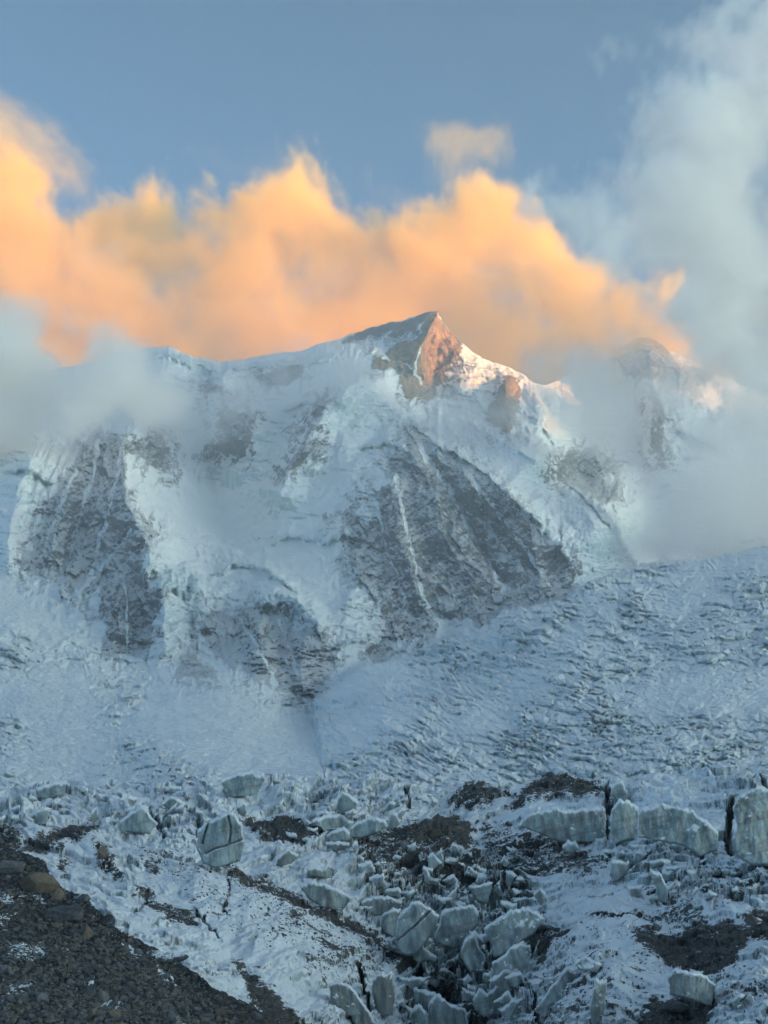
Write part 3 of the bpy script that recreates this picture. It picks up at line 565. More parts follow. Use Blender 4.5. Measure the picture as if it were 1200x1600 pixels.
MOUNDS = [  # outline, height (px), edge width (px): swellings of the near glacier
 ([(690,1270),(700,1245),(735,1222),(800,1240),(790,1275)], 8, 18), ([(795,1280),(825,1228),(880,1215),(945,1235),(945,1290)], 10, 20), ([(388,1310),(440,1272),(500,1300),(480,1325)], 9, 16), ([(600,1345),(620,1295),(690,1275),(745,1305),(720,1345)], 8, 25),
 ([(820,1640),(850,1480),(900,1395),(960,1370),(1000,1380),(1050,1440),(1060,1500),(1000,1600),(960,1660)], 26, 60), ([(960,1230),(1110,1205),(1200,1215),(1200,1290),(1100,1320),(1000,1310)], 14, 30), ([(1100,1520),(1200,1480),(1250,1660),(1080,1660)], 18, 40),
 ([(240,1340),(370,1345),(520,1420),(620,1500),(570,1560),(430,1560),(300,1450)], 16, 60), ([(60,1325),(110,1292),(160,1292),(170,1330),(120,1350)], 7, 18), ([(180,1300),(225,1255),(260,1300)], 8, 14), ([(330,1255),(385,1203),(430,1215),(440,1260)], 8, 18), ([(470,1260),(520,1225),(600,1240),(590,1280)], 8, 20), ([(950,1420),(1020,1345),(1140,1370),(1200,1420),(1100,1450)], 10, 26)]

class Surf:
    """a sheet seen row by row from its upper edge down; keeps its depth for placing things on it"""
    def __init__(s, u0, u1, nc, edge, v1, nr, pw=1.0):
        s.uc = np.linspace(u0, u1, nc); s.sk = np.interp(s.uc, [p[0] for p in edge], [p[1] for p in edge])
        s.t = np.linspace(0, 1, nr)[:, None]; s.nr, s.nc, s.v1 = nr, nc, v1
        s.v = s.sk[None]+(v1-s.sk[None])*s.t; s.u = np.broadcast_to(s.uc[None], s.v.shape).copy()
    def find(s, u, v):
        """where the ray through (u, v) first meets the sheet"""
        j = int(np.clip(round((u-s.uc[0])/(s.uc[1]-s.uc[0])), 0, s.nc-1))
        pv = s.PV[:, j]; i = s.nr-1
        k = np.nonzero(pv <= v)[0]
        i = k[-1] if len(k) else 0
        return s.P[i, j], s.N[i, j]
    def finish(s, X, Y, Z):
        s.P = np.stack([X, Y, Z], -1); s.PV = proj(X, Y, Z)[1]
        du = np.stack([np.gradient(a, axis=1) for a in (X, Y, Z)], -1); dv = np.stack([np.gradient(a, axis=0) for a in (X, Y, Z)], -1)
        n = np.cross(dv, du); n /= np.linalg.norm(n, axis=-1)[..., None]+1e-9; n *= np.sign(n[..., 2:3]+1e-9); s.N = n

def build_glacier():
    S = Surf(-330, 1800, 1330, CREST, 1655, 380); u, v = S.u.astype(f32), S.v.astype(f32)
    sk = 2.0*fbm(S.uc/30, 0*S.uc, 0*S.uc+2, 4); u0 = u
    v = v+(sk[None]*(1-S.t)).astype(f32)
    D = np.exp(tps([(a, b, math.log(c)) for a, b, c in CTRL_G], u, v, 1e-4))
    wu = u+6*fbm(u/30, v/22, 0*u+1, 3); wv = v+4*fbm(u/30, v/22, 0*u+9, 3)
    h = np.zeros(u.shape, f32)
    for P, a, w in MOUNDS: h += a*sst(-3, w, poly_sd(wu, wv, P))
    # how broken the ice is, place by place
    br = 0.35+0.25*fbm(u/110, v/70, 0*u+4, 2)
    for P, a, w in (([(540,1330),(840,1330),(850,1450),(830,1600),(620,1640),(620,1500),(560,1430)], .75, 40), ([(-160,1200),(340,1210),(420,1205),(600,1225),(640,1290),(420,1290),(200,1300),(-160,1290)], .2, 25), ([(950,1320),(1200,1330),(1200,1430),(1060,1420),(960,1390)], .35, 25)):
        br += a*sst(-10, w, poly_sd(wu, wv, P))
    for P, w in (([(200,1340),(370,1345),(600,1470),(560,1600),(430,1600),(250,1440)], 40), ([(880,1400),(1000,1390),(1040,1450),(980,1600),(880,1600)], 30)):
        br *= 1-0.6*sst(-10, w, poly_sd(wu, wv, P))
    br = np.clip(br, 0.08, 1.3)
    # slabs and blocks: cells with their own height and tilt, sharp gaps
    rot = 0.45*sst(900, 250, u)-0.12
    a1 = wu*np.cos(rot)+wv*1.9*np.sin(rot); b1 = -wu*np.sin(rot)+wv*1.9*np.cos(rot)
    for k, (ca, cb, amp, gp) in enumerate(((120, 62, 17, 5), (62, 40, 15, 6), (32, 22, 9, 4), (15, 11, 2.6, 1.6))):
        f1, f2, r1, ox, oy = worley(a1/ca+0.35*noise3(u/50, v/30, 0*u+k), b1/cb, 40+k*10)
        gap = sst(0.0, 0.16, f2-f1)
        tx = hash2(np.floor(r1*9973), np.floor(r1*613), 5+k)-0.5; ty = hash2(np.floor(r1*9973), np.floor(r1*613), 9+k)
        h += br*(amp*((r1-0.5)*1.0+tx*ox*1.1-(0.25+ty)*oy*1.15)-gp*(1-gap)*sst(0.25, 0.75, r1+0.25*k))
    # wind-worked ledges running down to the right, fine sastrugi
    q = 0.42; dd = -u*math.sin(q)+v*math.cos(q)*1.6; ee = u*math.cos(q)+v*math.sin(q)
    h += (1.8*ridged(ee/70, dd/13, 0*u+3, 4)+0.8*fbm(ee/16, dd/5, 0*u+6, 3))*(0.6+0.7*br)
    h += 5*fbm(u/80, v/45, 0*u+12, 4)
    inc = 0.42*sst(900, 300, u)-0.12*sst(700, 1000, u)           # ledges run down to the right on the left slope
    vv_ = v-inc*u
    lm = np.clip(0.35+1.4*fbm(u/90, v/55, 0*u+71, 3), 0, 1.3)*(0.45+0.75*br)
    h += lm*(15*saw(vv_/44+1.2*fbm(u/85, v/48, 0*u+81, 3))+5*saw(vv_/18+1.2*fbm(u/42, v/24, 0*u+91, 3))+1.0*saw(vv_/7.5+1.1*fbm(u/19, v/11, 0*u+95, 3)))
    dk = np.zeros(u.shape, f32)
    for P, a in DIRT: dk = np.maximum(dk, a*sst(-6, 8, poly_sd(wu, wv, P)))
    h += dk*(2.6*fbm(u/7, v/5, 0*u+41, 3)+3*fbm(u/20, v/12, 0*u+44, 3))
    hole = np.zeros(u.shape, f32)
    for P, w, dep in CRACKS:
        d, tt = seg_dist(u0+7*fbm(u/17, v/13, 0*u+3, 4), v+3*fbm(u/11, v/8, 0*u+5, 3), P)
        ww = w*(0.55+0.45*np.sin(np.clip(tt, 0, 1)*math.pi)); hole = np.maximum(hole, 0.55*dep*sst(ww*1.3, ww*0.25, d))
    sc = D/F
    X, Y, Z = unproj(u.astype(float), v.astype(float), D)
    D = D-1.0*h*sc; X, Y, Z = unproj(u.astype(float), v.astype(float), D)
    Z = Z+0.8*h*sc
    # crevasses go down and away
    Y = Y+hole*0.75; X = X*(1+hole*0.75/D); Z = Z-hole*0.35
    S.finish(X, Y, Z)
    dirt = np.full(u.shape, 0.12, f32)+0.12*fbm(u/60, v/40, 0*u+30, 3)
    du_, dv_ = u+12*fbm(u/30, v/20, 0*u+21, 5), v+8*fbm(u/30, v/20, 0*u+27, 5)
    for P, a in DIRT: dirt = np.maximum(dirt, a*sst(-17, 9, poly_sd(du_, dv_, P)))
    dirt = np.clip(dirt+0.10*sst(2, 8, hole)+0.10*sst(1500, 1600, v), 0, 1)
    pass
    ice = np.clip(0.55+br*0.5+0.5*(hole > 1), 0, 1)
    pad = lambda a: np.concatenate([a[:1], a], 0)
    Xp = np.concatenate([X[:1]*1.05, X]); Yp = np.concatenate([Y[:1]+25, Y]); Zp = np.concatenate([Z[:1]-30, Z])
    V = np.stack([Xp, Yp, Zp], -1).reshape(-1, 3)
    o = mesh_np('glacier', V, grid_quads(S.nr+1, S.nc).reshape(-1, 4), near_material(), None, {'dirt': pad(dirt).ravel(), 'ice': pad(ice).ravel()})
    tag(o, 'broken snow covered glacier with bands of grey grit in front', kind='structure')
    S.dirt = dirt; return S
GL = build_glacier()

def build_moraine():
    S = Surf(-520, 500, 760, MOR, 1660, 280); u, v = S.u.astype(f32), S.v.astype(f32)
    v = v+((5.5*fbm(S.uc/26, 0*S.uc, 0*S.uc+6, 4)+2.2*fbm(S.uc/6, 0*S.uc, 0*S.uc+16, 2))[None]*(1-S.t)).astype(f32)
    D = tps(CTRL_M, u, v, 1e-3)
    h = 10*fbm(u/120, v/70, 0*u+3, 3)+3.5*fbm(u/22, v/15, 0*u+8, 4)
    for k, (ca, amp) in enumerate(((26, 3.5), (11, 2.2))):
        f1, f2, r1, ox, oy = worley(u/ca, v/(ca*0.62), 80+k); h += amp*((r1-0.5)+0.9*(hash2(np.floor(r1*9973), np.floor(r1*613), k)-0.5)*ox-oy*0.7)*sst(0, .2, f2-f1)
    h *= sst(0, 0.06, S.t)*0.85+0.15
    lying = np.zeros(u.shape, f32)
    for P in ([(188,1464),(204,1466),(222,1492),(216,1505),(200,1492)], [(240,1500),(258,1512),(272,1540),(258,1534),(244,1518)], [(20,1535),(60,1520),(70,1530),(30,1560),(0,1575),(-10,1560)], [(130,1532),(150,1528),(146,1545),(132,1550)], [(150,1575),(190,1560),(205,1590),(180,1600)], [(-20,1440),(30,1425),(35,1432),(-20,1455)], [(95,1485),(120,1470),(125,1478),(100,1492)], [(265,1508),(285,1545),(278,1548),(262,1522)]):
        lying = np.maximum(lying, sst(-4, 5, poly_sd(u+5*fbm(u/9, v/8, 0*u+3, 3), v+4*fbm(u/9, v/8, 0*u+9, 3), P)))
    X, Y, Z = unproj(u.astype(float), v.astype(float), D); Z = Z+h*D/F
    S.finish(X, Y, Z)
    pad = lambda a: np.concatenate([a[:1], a], 0)
    Xp = np.concatenate([X[:1]*1.1+1.0, X]); Yp = np.concatenate([Y[:1]+8, Y]); Zp = np.concatenate([Z[:1]-16, Z])
    V = np.stack([Xp, Yp, Zp], -1).reshape(-1, 3)
    o = mesh_np('moraine', V, grid_quads(S.nr+1, S.nc).reshape(-1, 4), stone_material('moraine_grit', (0.022, 0.021, 0.02), (0.085, 0.08, 0.073), 0.17), None, {'lying': pad(lying).ravel()})
    tag(o, 'dark rubble slope of the moraine at the lower left', kind='structure'); return S
MO = build_moraine()

# ---- ice towers: each traced front gets its own distance, bulging faces, thickness and a cap of snow
SERACS = [
 ('tallest pale ice tower in the middle of the broken ice, split by a diagonal crack', [(617,1462),(621,1433),(630,1418),(645,1408),(657,1404),(667,1413),(679,1421),(688,1430),(680,1452),(669,1470),(660,1482),(648,1494),(632,1494),(617,1480)], 3.2, .1),
 ('small ice tower leaning on the left side of the tallest ice tower', [(596,1427),(615,1416),(629,1416),(624,1434),(617,1464),(601,1460),(592,1447)], 2.2, .2),
 ('broad pale ice tower standing just right of the tallest ice tower', [(689,1422),(700,1416),(720,1413),(740,1410),(749,1426),(746,1445),(736,1460),(724,1470),(710,1482),(690,1478),(676,1466),(686,1440)], 3.0, .1),
 ('snow capped ice block at the upper right rim of the dark ice pit', [(755,1450),(770,1438),(798,1420),(820,1413),(840,1424),(853,1432),(838,1456),(818,1472),(800,1490),(772,1498),(762,1472)], 3.0, .1),
 ('narrow ice block wedged between two larger towers over the dark ice pit', [(725,1464),(741,1453),(749,1475),(760,1497),(756,1518),(735,1520),(721,1500),(720,1480)], 2.2, .2),
 ('greenish ice tower with a jagged top right of the dark ice pit', [(768,1502),(785,1492),(800,1477),(815,1467),(829,1475),(831,1492),(824,1518),(811,1535),(790,1540),(771,1524)], 2.6, .1),
 ('saw toothed fan of ice below the greenish tower', [(738,1562),(748,1540),(762,1550),(776,1538),(790,1522),(804,1527),(818,1538),(824,1554),(806,1572),(785,1586),(755,1590),(740,1578)], 2.2, .15),
 ('snow topped ice lump at the bottom of the dark ice pit', [(668,1566),(682,1549),(704,1566),(728,1575),(734,1610),(700,1640),(668,1630)], 2.2, .3),
 ('small snowy ice lump at the bottom edge beside the snow topped lump', [(641,1580),(654,1565),(667,1578),(672,1606),(666,1625),(642,1625)], 1.8, .3),
 ('dirty grey ice tower at the left wall of the dark ice pit', [(581,1527),(600,1517),(614,1515),(618,1550),(615,1588),(590,1590),(580,1552)], 2.4, .8),
 ('dark grey ice wall above the small leaning tower', [(560,1408),(583,1397),(607,1398),(632,1409),(614,1425),(596,1431),(572,1430)], 2.0, .7),
 ('sharp ice fin on the snow left of the black slot', [(527,1242),(535,1231),(548,1240),(562,1254),(553,1268),(533,1274),(521,1268)], 1.8, .2),
 ('small blue ice tooth on the upper crest of the glacier', [(566,1219),(582,1208),(581,1226),(567,1227)], 1.2, 0),
 ('long low ice bench right of the dark grit mound', [(486,1280),(505,1272),(532,1269),(547,1284),(537,1296),(503,1300)], 2.4, .1),
 ('pale square ice block below the low ice bench', [(508,1303),(520,1296),(535,1291),(546,1296),(549,1314),(527,1317),(506,1316)], 2.0, .1),
 ('wide pale ice face beside the central grit patch', [(546,1292),(560,1281),(577,1273),(602,1278),(607,1292),(587,1304),(560,1311),(547,1307)], 2.2, .1),
 ('dark dirty ice lip under the pale square block', [(506,1314),(530,1312),(548,1316),(541,1330),(511,1331)], 1.8, 1.),
 ('grey wedge of ice on the slope below the dark grit mound', [(433,1335),(450,1323),(468,1335),(455,1351),(431,1353)], 1.8, .5),
 ('dark grey double ice block above the curved ice wall', [(478,1355),(494,1351),(503,1357),(511,1346),(530,1357),(519,1373),(479,1369)], 1.8, .8),
 ('curved grey ice wall along the rim of the snow slope', [(466,1383),(487,1373),(510,1378),(533,1390),(552,1404),(535,1424),(505,1420),(480,1404)], 2.4, .4),
 ('small pale ice block above the slim ice block', [(556,1348),(580,1344),(588,1364),(563,1369)], 1.4, .1),
 ('slim pale ice block in the jumble above the dark grey ice wall', [(576,1369),(600,1362),(604,1385),(580,1392)], 1.5, .1),
 ('long clean ice cliff under the stone strewn mound', [(806,1290),(830,1266),(865,1260),(900,1263),(930,1257),(947,1260),(948,1312),(917,1317),(893,1319),(867,1315),(843,1303)], 4.5, .25),
 ('square ice pillar right of the long clean ice cliff', [(956,1262),(967,1246),(986,1251),(998,1260),(998,1282),(989,1311),(960,1320),(953,1300)], 3.0, .1),
 ('snowy ice horn above the square ice pillar', [(956,1224),(973,1215),(979,1234),(990,1254),(966,1254),(954,1242)], 2.0, 0),
 ('fluted greenish ice wall left of the big dark crevasse', [(999,1262),(1033,1252),(1077,1261),(1104,1280),(1124,1300),(1122,1330),(1095,1340),(1066,1322),(1033,1316),(994,1308)], 4.0, .1),
 ('rounded snowy ice tower right of the big dark crevasse', [(1144,1262),(1150,1244),(1167,1231),(1190,1227),(1212,1232),(1236,1300),(1222,1356),(1172,1352),(1150,1338),(1143,1312),(1151,1288)], 4.0, .1),
 ('thin upright blade of ice on the right snow slope', [(1013,1356),(1030,1357),(1046,1390),(1043,1414),(1031,1411),(1022,1382)], 1.6, .2),
 ('pointed ice wedge left of the thin upright blade', [(956,1340),(984,1344),(978,1370),(960,1379),(952,1367)], 1.6, .2),
 ('rounded snow chunk at the foot of the long clean ice cliff', [(878,1320),(888,1312),(899,1312),(908,1328),(896,1333),(879,1332)], 1.6, 0),
 ('flat snow slab below the fluted greenish ice wall', [(1015,1344),(1032,1339),(1049,1344),(1046,1356),(1019,1357)], 1.6, 0),
 ('big cracked ice block with a flat face on the left of the glacier', [(309,1295),(325,1280),(345,1271),(362,1264),(378,1284),(383,1314),(376,1346),(340,1358),(316,1350),(307,1325)], 3.2, .15),
 ('blue ice hollow face on the far left crest', [(55,1230),(80,1221),(105,1218),(99,1242),(74,1251),(59,1245)], 2.0, .1),
 ('small slanted ice face below the far left hollow', [(56,1265),(72,1259),(82,1261),(71,1290),(55,1290)], 1.6, .1),
 ('snow covered wedge beside the forked crack', [(186,1282),(205,1266),(223,1254),(248,1288),(234,1304),(186,1298)], 2.4, 0),
 ('low snowy block between the wedge and the cracked ice block', [(249,1255),(267,1240),(291,1252),(288,1271),(266,1268)], 2.0, .2),
 ('dark rounded ice hole rim on the left crest', [(366,1259),(376,1252),(386,1254),(387,1272),(374,1277)], 1.4, .6),
 ('high snowy block at the top of the left crest', [(343,1217),(365,1207),(390,1201),(417,1214),(402,1243),(354,1248)], 3.0, 0),
 ('dark ice wall of the cave at the lower right', [(1043,1525),(1053,1509),(1077,1515),(1102,1522),(1119,1537),(1112,1574),(1072,1562),(1046,1554)], 2.0, .7),
 ('smooth ice fin with a rounded top on the right mound', [(862,1538),(883,1512),(917,1511),(932,1522),(914,1557),(882,1572),(850,1590),(832,1580)], 2.2, .15),
 ('narrow dirty ice rib right of the smooth ice fin', [(930,1527),(950,1528),(944,1592),(927,1608),(919,1580)], 1.6, .5),
 ('small brown ice block on top of the smooth ice fin', [(895,1502),(913,1491),(942,1506),(934,1522),(905,1516)], 1.6, .8),
 ('streaked dirty ice cliff under the left snow slope', [(514,1534),(533,1528),(550,1542),(566,1562),(590,1600),(606,1650),(570,1650),(548,1590),(518,1590)], 2.4, .9),
]
ICE = ice_material()
def build_serac(i, label, P, thick, dirty, group='tall ice towers of the near glacier'):
    P = np.array(P, float); lo = P.min(0)-3; hi = P.max(0)+3; st = 1.25
    uu = np.arange(lo[0], hi[0], st); vv = np.arange(lo[1], hi[1], st)
    u, v = np.meshgrid(uu, vv); u = u.astype(f32); v = v.astype(f32)
    k = i*13.7
    upr = sst(P[:, 1].mean()+3, P[:, 1].min()+2, v)
    wu = u+1.8*fbm(u/12, v/15, 0*u+k, 3); wv = v+1.2*fbm(u/9, v/18, 0*u+k+50, 3)-upr*(5.0*ridged(u/13+k, v/60, 0*u+k+50, 2)-1.0)*min(1.0, np.ptp(P[:, 1])/40)
    s = poly_sd(wu, wv, [tuple(p) for p in P])
    vb = P[:, 1].max(); cu = P[P[:, 1] > vb-8][:, 0].mean()
    base, _ = GL.find(float(cu), float(vb-2)); D0 = float(base[1])-thick*0.4
    m = D0/F                                                   # metres per pixel at that distance
    w = max(1.8, min(4.0, 0.10*min(np.ptp(P[:, 0]), np.ptp(P[:, 1]))))
    q = np.clip(s/w, 0, 1); th = np.sqrt(np.clip(1-(1-q)**2, 0, 1))*thick*0.5
    # planar facets and vertical flutes on the face
    rs = np.random.default_rng(900+i); Wd = np.ptp(P[:, 0]); Hd = np.ptp(P[:, 1]); nx_ = (u-P[:, 0].mean())/Wd; ny_ = (v-P[:, 1].mean())/Hd
    fac = np.full(u.shape, 9.0, f32); npl = 3+int(Wd/22)
    for j in range(npl):
        aj, bj = rs.normal()*0.9, rs.normal()*0.35; xj = rs.uniform(-0.4, 0.4)
        fac = np.minimum(fac, 0.30+aj*(nx_-xj)+bj*ny_+0.05*fbm(u/14, v/22, 0*u+k+j*7, 3))
    fac = np.maximum(fac, -0.8)
    flu = ridged(u/10, v/60, 0*u+k, 3)
    rel = q*(fac*thick*0.55+flu*thick*0.03+0.10*thick*fbm(u/22, v/44, 0*u+k+9, 4))
    if i in (0, 31):                                            # the cracks seen in these two faces
        for C in ([[(620,1470),(645,1450),(672,1424)]] if i == 0 else [[(322,1334),(336,1326),(352,1322),(382,1311)], [(331,1272),(324,1290),(316,1318)], [(357,1276),(361,1296),(358,1318)]]):
            d, _ = seg_dist(u, v, C); rel = rel-0.9*sst(2.2, 0.8, d)
    lean = (vb-v)*m*0.35
    Df = D0-th-rel+lean; Db = D0+th*1.2+lean*0.9+0.15*thick*fbm(u/16, v/16, 0*u+k+70, 2)
    ins = s > 0; n = u.size; sh = u.shape
    F_ = np.stack(unproj(u.astype(float), v.astype(float), Df), -1).reshape(-1, 3); B_ = np.stack(unproj(u.astype(float), v.astype(float), Db), -1).reshape(-1, 3)
    q4 = grid_quads(*sh); qi = ins[:-1, :-1] & ins[1:, :-1] & ins[1:, 1:] & ins[:-1, 1:]
    fq = q4[qi]; bq = fq[:, ::-1]+n
    # rim: join front and back along the outline
    from collections import Counter
    e = np.concatenate([fq[:, [0, 1]], fq[:, [1, 2]], fq[:, [2, 3]], fq[:, [3, 0]]]); es = np.sort(e, 1)
    key = es[:, 0].astype(np.int64)*n+es[:, 1]; un, inv, cnt = np.unique(key, return_inverse=True, return_counts=True)
    be = e[cnt[inv] == 1]; rq = np.stack([be[:, 1], be[:, 0], be[:, 0]+n, be[:, 1]+n], 1)
    V = np.concatenate([F_, B_]); Q = np.concatenate([fq, bq, rq])
    # snow lying along the upper edge
    up = poly_sd(wu, wv-5.5-2.5*fbm(u/7, v/30, 0*u+k+33, 2), [tuple(p) for p in P])
    cap = (sst(3.0, -1.0, up)*sst(vb-4, P[:, 1].min()+0.45*np.ptp(P[:, 1]), v)).ravel()
    cap = np.concatenate([cap, cap])
    o = mesh_np('serac', V, Q, ICE, None, {'dirt': np.full(len(V), dirty, f32), 'cap': cap})
    tag(o, label, 'ice tower', group)
for i, (l, P, t_, d_) in enumerate(SERACS): build_serac(i, l, P, t_, d_)
def in_poly(P, n, seed):
    r = np.random.default_rng(seed); P_ = np.array(P, float); lo, hi = P_.min(0), P_.max(0); out = []
    while len(out) < n:
        c = r.uniform(lo, hi, (n*2, 2)); c = c[(c[:, 1] < 1630) & (c[:, 0] > -60) & (c[:, 0] < 1260)]
        if not len(c): return out
        s = poly_sd(c[:, 0].astype(f32), c[:, 1].astype(f32), P); out += [tuple(a) for a in c[s > 0]]
    return out[:n]
def small_blocks():
    r = np.random.default_rng(11); n = 0
    zones = [([(560,1330),(840,1320),(860,1400),(820,1410),(700,1405),(560,1395)], 26, (7, 15)), ([(470,1260),(640,1240),(690,1280),(560,1340),(440,1340)], 12, (6, 12)), ([(0,1228),(340,1225),(330,1265),(180,1290),(0,1285)], 20, (7, 14)), ([(620,1500),(740,1520),(760,1600),(700,1640),(630,1620)], 14, (8, 17)),
             ([(430,1220),(700,1232),(690,1255),(430,1250)], 10, (6, 11)), ([(960,1330),(1190,1350),(1200,1400),(1080,1400),(960,1390)], 14, (6, 13)), ([(1100,1560),(1200,1500),(1200,1620),(1120,1620)], 8, (9, 18)), ([(800,1330),(950,1320),(960,1345),(820,1345)], 6, (5, 9)), ([(830,1590),(1000,1580),(960,1640),(840,1640)], 7, (9, 16)), ([(560,1400),(860,1420),(840,1500),(600,1500)], 16, (10, 22)), ([(560,1345),(860,1345),(870,1400),(600,1400)], 12, (10, 18)), ([(440,1265),(620,1255),(640,1285),(460,1290)], 7, (9, 15)), ([(640,1500),(820,1520),(800,1620),(640,1620)], 12, (14, 26)), ([(960,1335),(1190,1360),(1190,1420),(1000,1410)], 9, (10, 18))]
    where = ['in the jumble above the tall ice towers', 'beside the central grit patch', 'on the left crest of the glacier', 'at the bottom of the dark ice pit', 'on the middle crest of the glacier', 'on the right snow slope below the ice walls', 'at the lower right edge of the glacier', 'at the foot of the long clean ice cliff', 'on the bottom of the right mound', 'between the tall ice towers',
             'behind the tall ice towers', 'right of the dark grit mound', 'around the rim of the dark ice pit', 'beside the thin upright blade of ice']
    for zi, (Z_, cnt, (a, b)) in enumerate(zones):
        for (cx_, cy_) in in_poly(Z_, int(cnt*1.35), 500+zi):
            rr = r.uniform(a, b); k = r.integers(5, 8); th = np.sort(r.uniform(0, 2*math.pi, k))+r.uniform(0, 6)
            rad = rr*r.uniform(0.6, 1.15, k)*np.where(np.sin(th) < -0.4, r.uniform(0.9, 1.6, k), 1.0); P = np.stack([cx_+rad*np.cos(th)*r.uniform(0.7, 1.3), cy_+rad*np.sin(th)*r.uniform(0.7, 1.15)], 1)
            o = np.argsort(np.arctan2(P[:, 1]-P[:, 1].mean(), P[:, 0]-P[:, 0].mean())); P = P[o]
            build_serac(100+n, 'small jagged ice block '+where[zi], [tuple(p) for p in P], r.uniform(0.9, 1.7), r.uniform(0, 0.4), 'small ice blocks of the broken glacier'); n += 1


small_blocks()

# ---- stones
def rock_shapes(n, flat):
    import bmesh
    out = []
    for i in range(n):
        bm = bmesh.new(); k = rng.integers(11, 17)
        p = rng.normal(size=(k, 3)); p /= np.linalg.norm(p, axis=1)[:, None]; p *= rng.uniform(0.75, 1.0, (k, 1))
        p *= np.array([1.0, rng.uniform(0.6, 0.95), rng.uniform(*flat)])
        for a in p: bm.verts.new(a)
        r = bmesh.ops.convex_hull(bm, input=bm.verts); bmesh.ops.delete(bm, geom=[g for g in bm.verts if not g.link_faces], context='VERTS')
        bmesh.ops.triangulate(bm, faces=bm.faces); bm.verts.index_update()
        out.append((np.array([v.co[:] for v in bm.verts]), np.array([[v.index for v in f.verts] for f in bm.faces]))); bm.free()
    return out
SHAPES = rock_shapes(18, (0.35, 0.75))
STONE = [stone_material('dark_slate', (0.034, 0.036, 0.038), (0.185, 0.187, 0.185), 0.23), stone_material('brown_stone', (0.10, 0.082, 0.06), (0.23, 0.19, 0.145), 0.1), stone_material('grey_stone', (0.10, 0.104, 0.107), (0.24, 0.24, 0.235), 0.1)]
def rubble(name, label, S, spots, mat):
    """spots: (u, v, radius in px): many small stones in one mesh"""
    Vs, Fs, n = [], [], 0
    for (a, b, r) in spots:
        p, nn = S.find(a, b); sv, sf = SHAPES[rng.integers(len(SHAPES))]; m = r*p[1]/F
        th, ph = rng.uniform(0, 6.28), rng.normal()*0.45; c, s_ = math.cos(th), math.sin(th); c2, s2 = math.cos(ph), math.sin(ph)
        M = np.array([[c, -s_, 0], [s_, c, 0], [0, 0, 1]]) @ np.array([[1, 0, 0], [0, c2, -s2], [0, s2, c2]])
        Vs.append((sv*m) @ M.T+p+nn*m*0.15); Fs.append(sf+n); n += len(sv)
    o = mesh_np(name, np.concatenate(Vs), np.concatenate(Fs), mat, smooth=False); tag(o, label, kind='stuff'); return o
MPOLY = [(a, b+3) for a, b in MOR]+[(-160, 1660)]
# small rubble of the moraine, too much to count
sp = []
for (a, b) in in_poly(MPOLY, 11000, 1):
    g = sst(1330, 1600, b); scree = 1-0.72*max(0, min(1, (a-(b-1420)*1.15-120)/90.0))     # the right flank is finer
    sp.append((a, b, (1.8+3.0*rng.random()**2+3.4*(rng.random() < 0.12))*(0.75+0.65*g)*max(0.4, scree)))
rubble('rubble', 'loose dark rubble covering the moraine slope', MO, sp, STONE[0])
# grit and stones lying in bands on the ice
sp = []
for k, (P, a) in enumerate(DIRT):
    A = np.array(P, float); area = 0.5*abs(np.dot(A[:, 0], np.roll(A[:, 1], 1))-np.dot(A[:, 1], np.roll(A[:, 0], 1)))
    for (x_, y_) in in_poly(P, int(min(700, area*0.085*max(0.05, a-0.2))), 50+k): sp.append((x_, y_, 1.1+1.7*rng.random()**2+(2.0 if rng.random() < 0.08 else 0)))
rubble('rubble', 'grey stones strewn in bands over the near glacier', GL, sp, STONE[0])

SM = []
for i, (sv, sf) in enumerate(SHAPES):
    for j, mt in enumerate(STONE):
        me = bpy.data.meshes.new('stone'); me.from_pydata(sv.tolist(), [], sf.tolist()); me.materials.append(mt); SM.append(me)
def stone(S, a, b, r, kind, label, cat, group, name='stone', rotz=None):
    p, nn = S.find(a, b); m = r*p[1]/F
    o = bpy.data.objects.new(name, SM[rng.integers(len(SHAPES))*3+kind]); col.objects.link(o)
    o.location = p+nn*m*0.12; o.scale = (m, m, m*rng.uniform(0.8, 1.1)); o.rotation_euler = (rng.normal()*0.7, rng.normal()*0.7, rng.uniform(0, 6.28))
    return tag(o, label, cat, group)
LAB = ['dark angular stone lying loose among the moraine rubble', 'brownish stone lying loose among the darker moraine rubble', 'pale grey stone lying loose among the darker moraine rubble']
for (a, b) in in_poly(MPOLY, 230, 3):
    g = sst(1330, 1600, b); scree = max(0.3, 1-0.8*max(0, min(1, (a-(b-1420)*1.15-120)/90.0)))
    kd = int(rng.choice([0, 0, 0, 0, 1, 2])); stone(MO, a, b, (4.0+11.0*rng.random()**3)*(0.75+0.6*g)*scree, kd, LAB[kd], 'stone', 'loose stones of the moraine')
for k in (0, 2, 3, 5, 11, 12, 13, 16):
    for (a, b) in in_poly(DIRT[k][0], 7, 90+k):
        stone(GL, a, b, 1.8+1.7*rng.random()**2, 0, 'dark stone lying '+{0: 'on the left grit mound', 2: 'in the central grit patch', 3: 'on the middle grit mound', 5: 'in the grit band under the ice cliff', 6: 'in the grit below that band', 11: 'on the dark snow patch beside the moraine', 12: 'in the short grit strip of the left slope', 13: 'in the long grit band down the left slope', 16: 'in the grit strip along the moraine foot'}[k], 'stone', 'stones on the glacier')

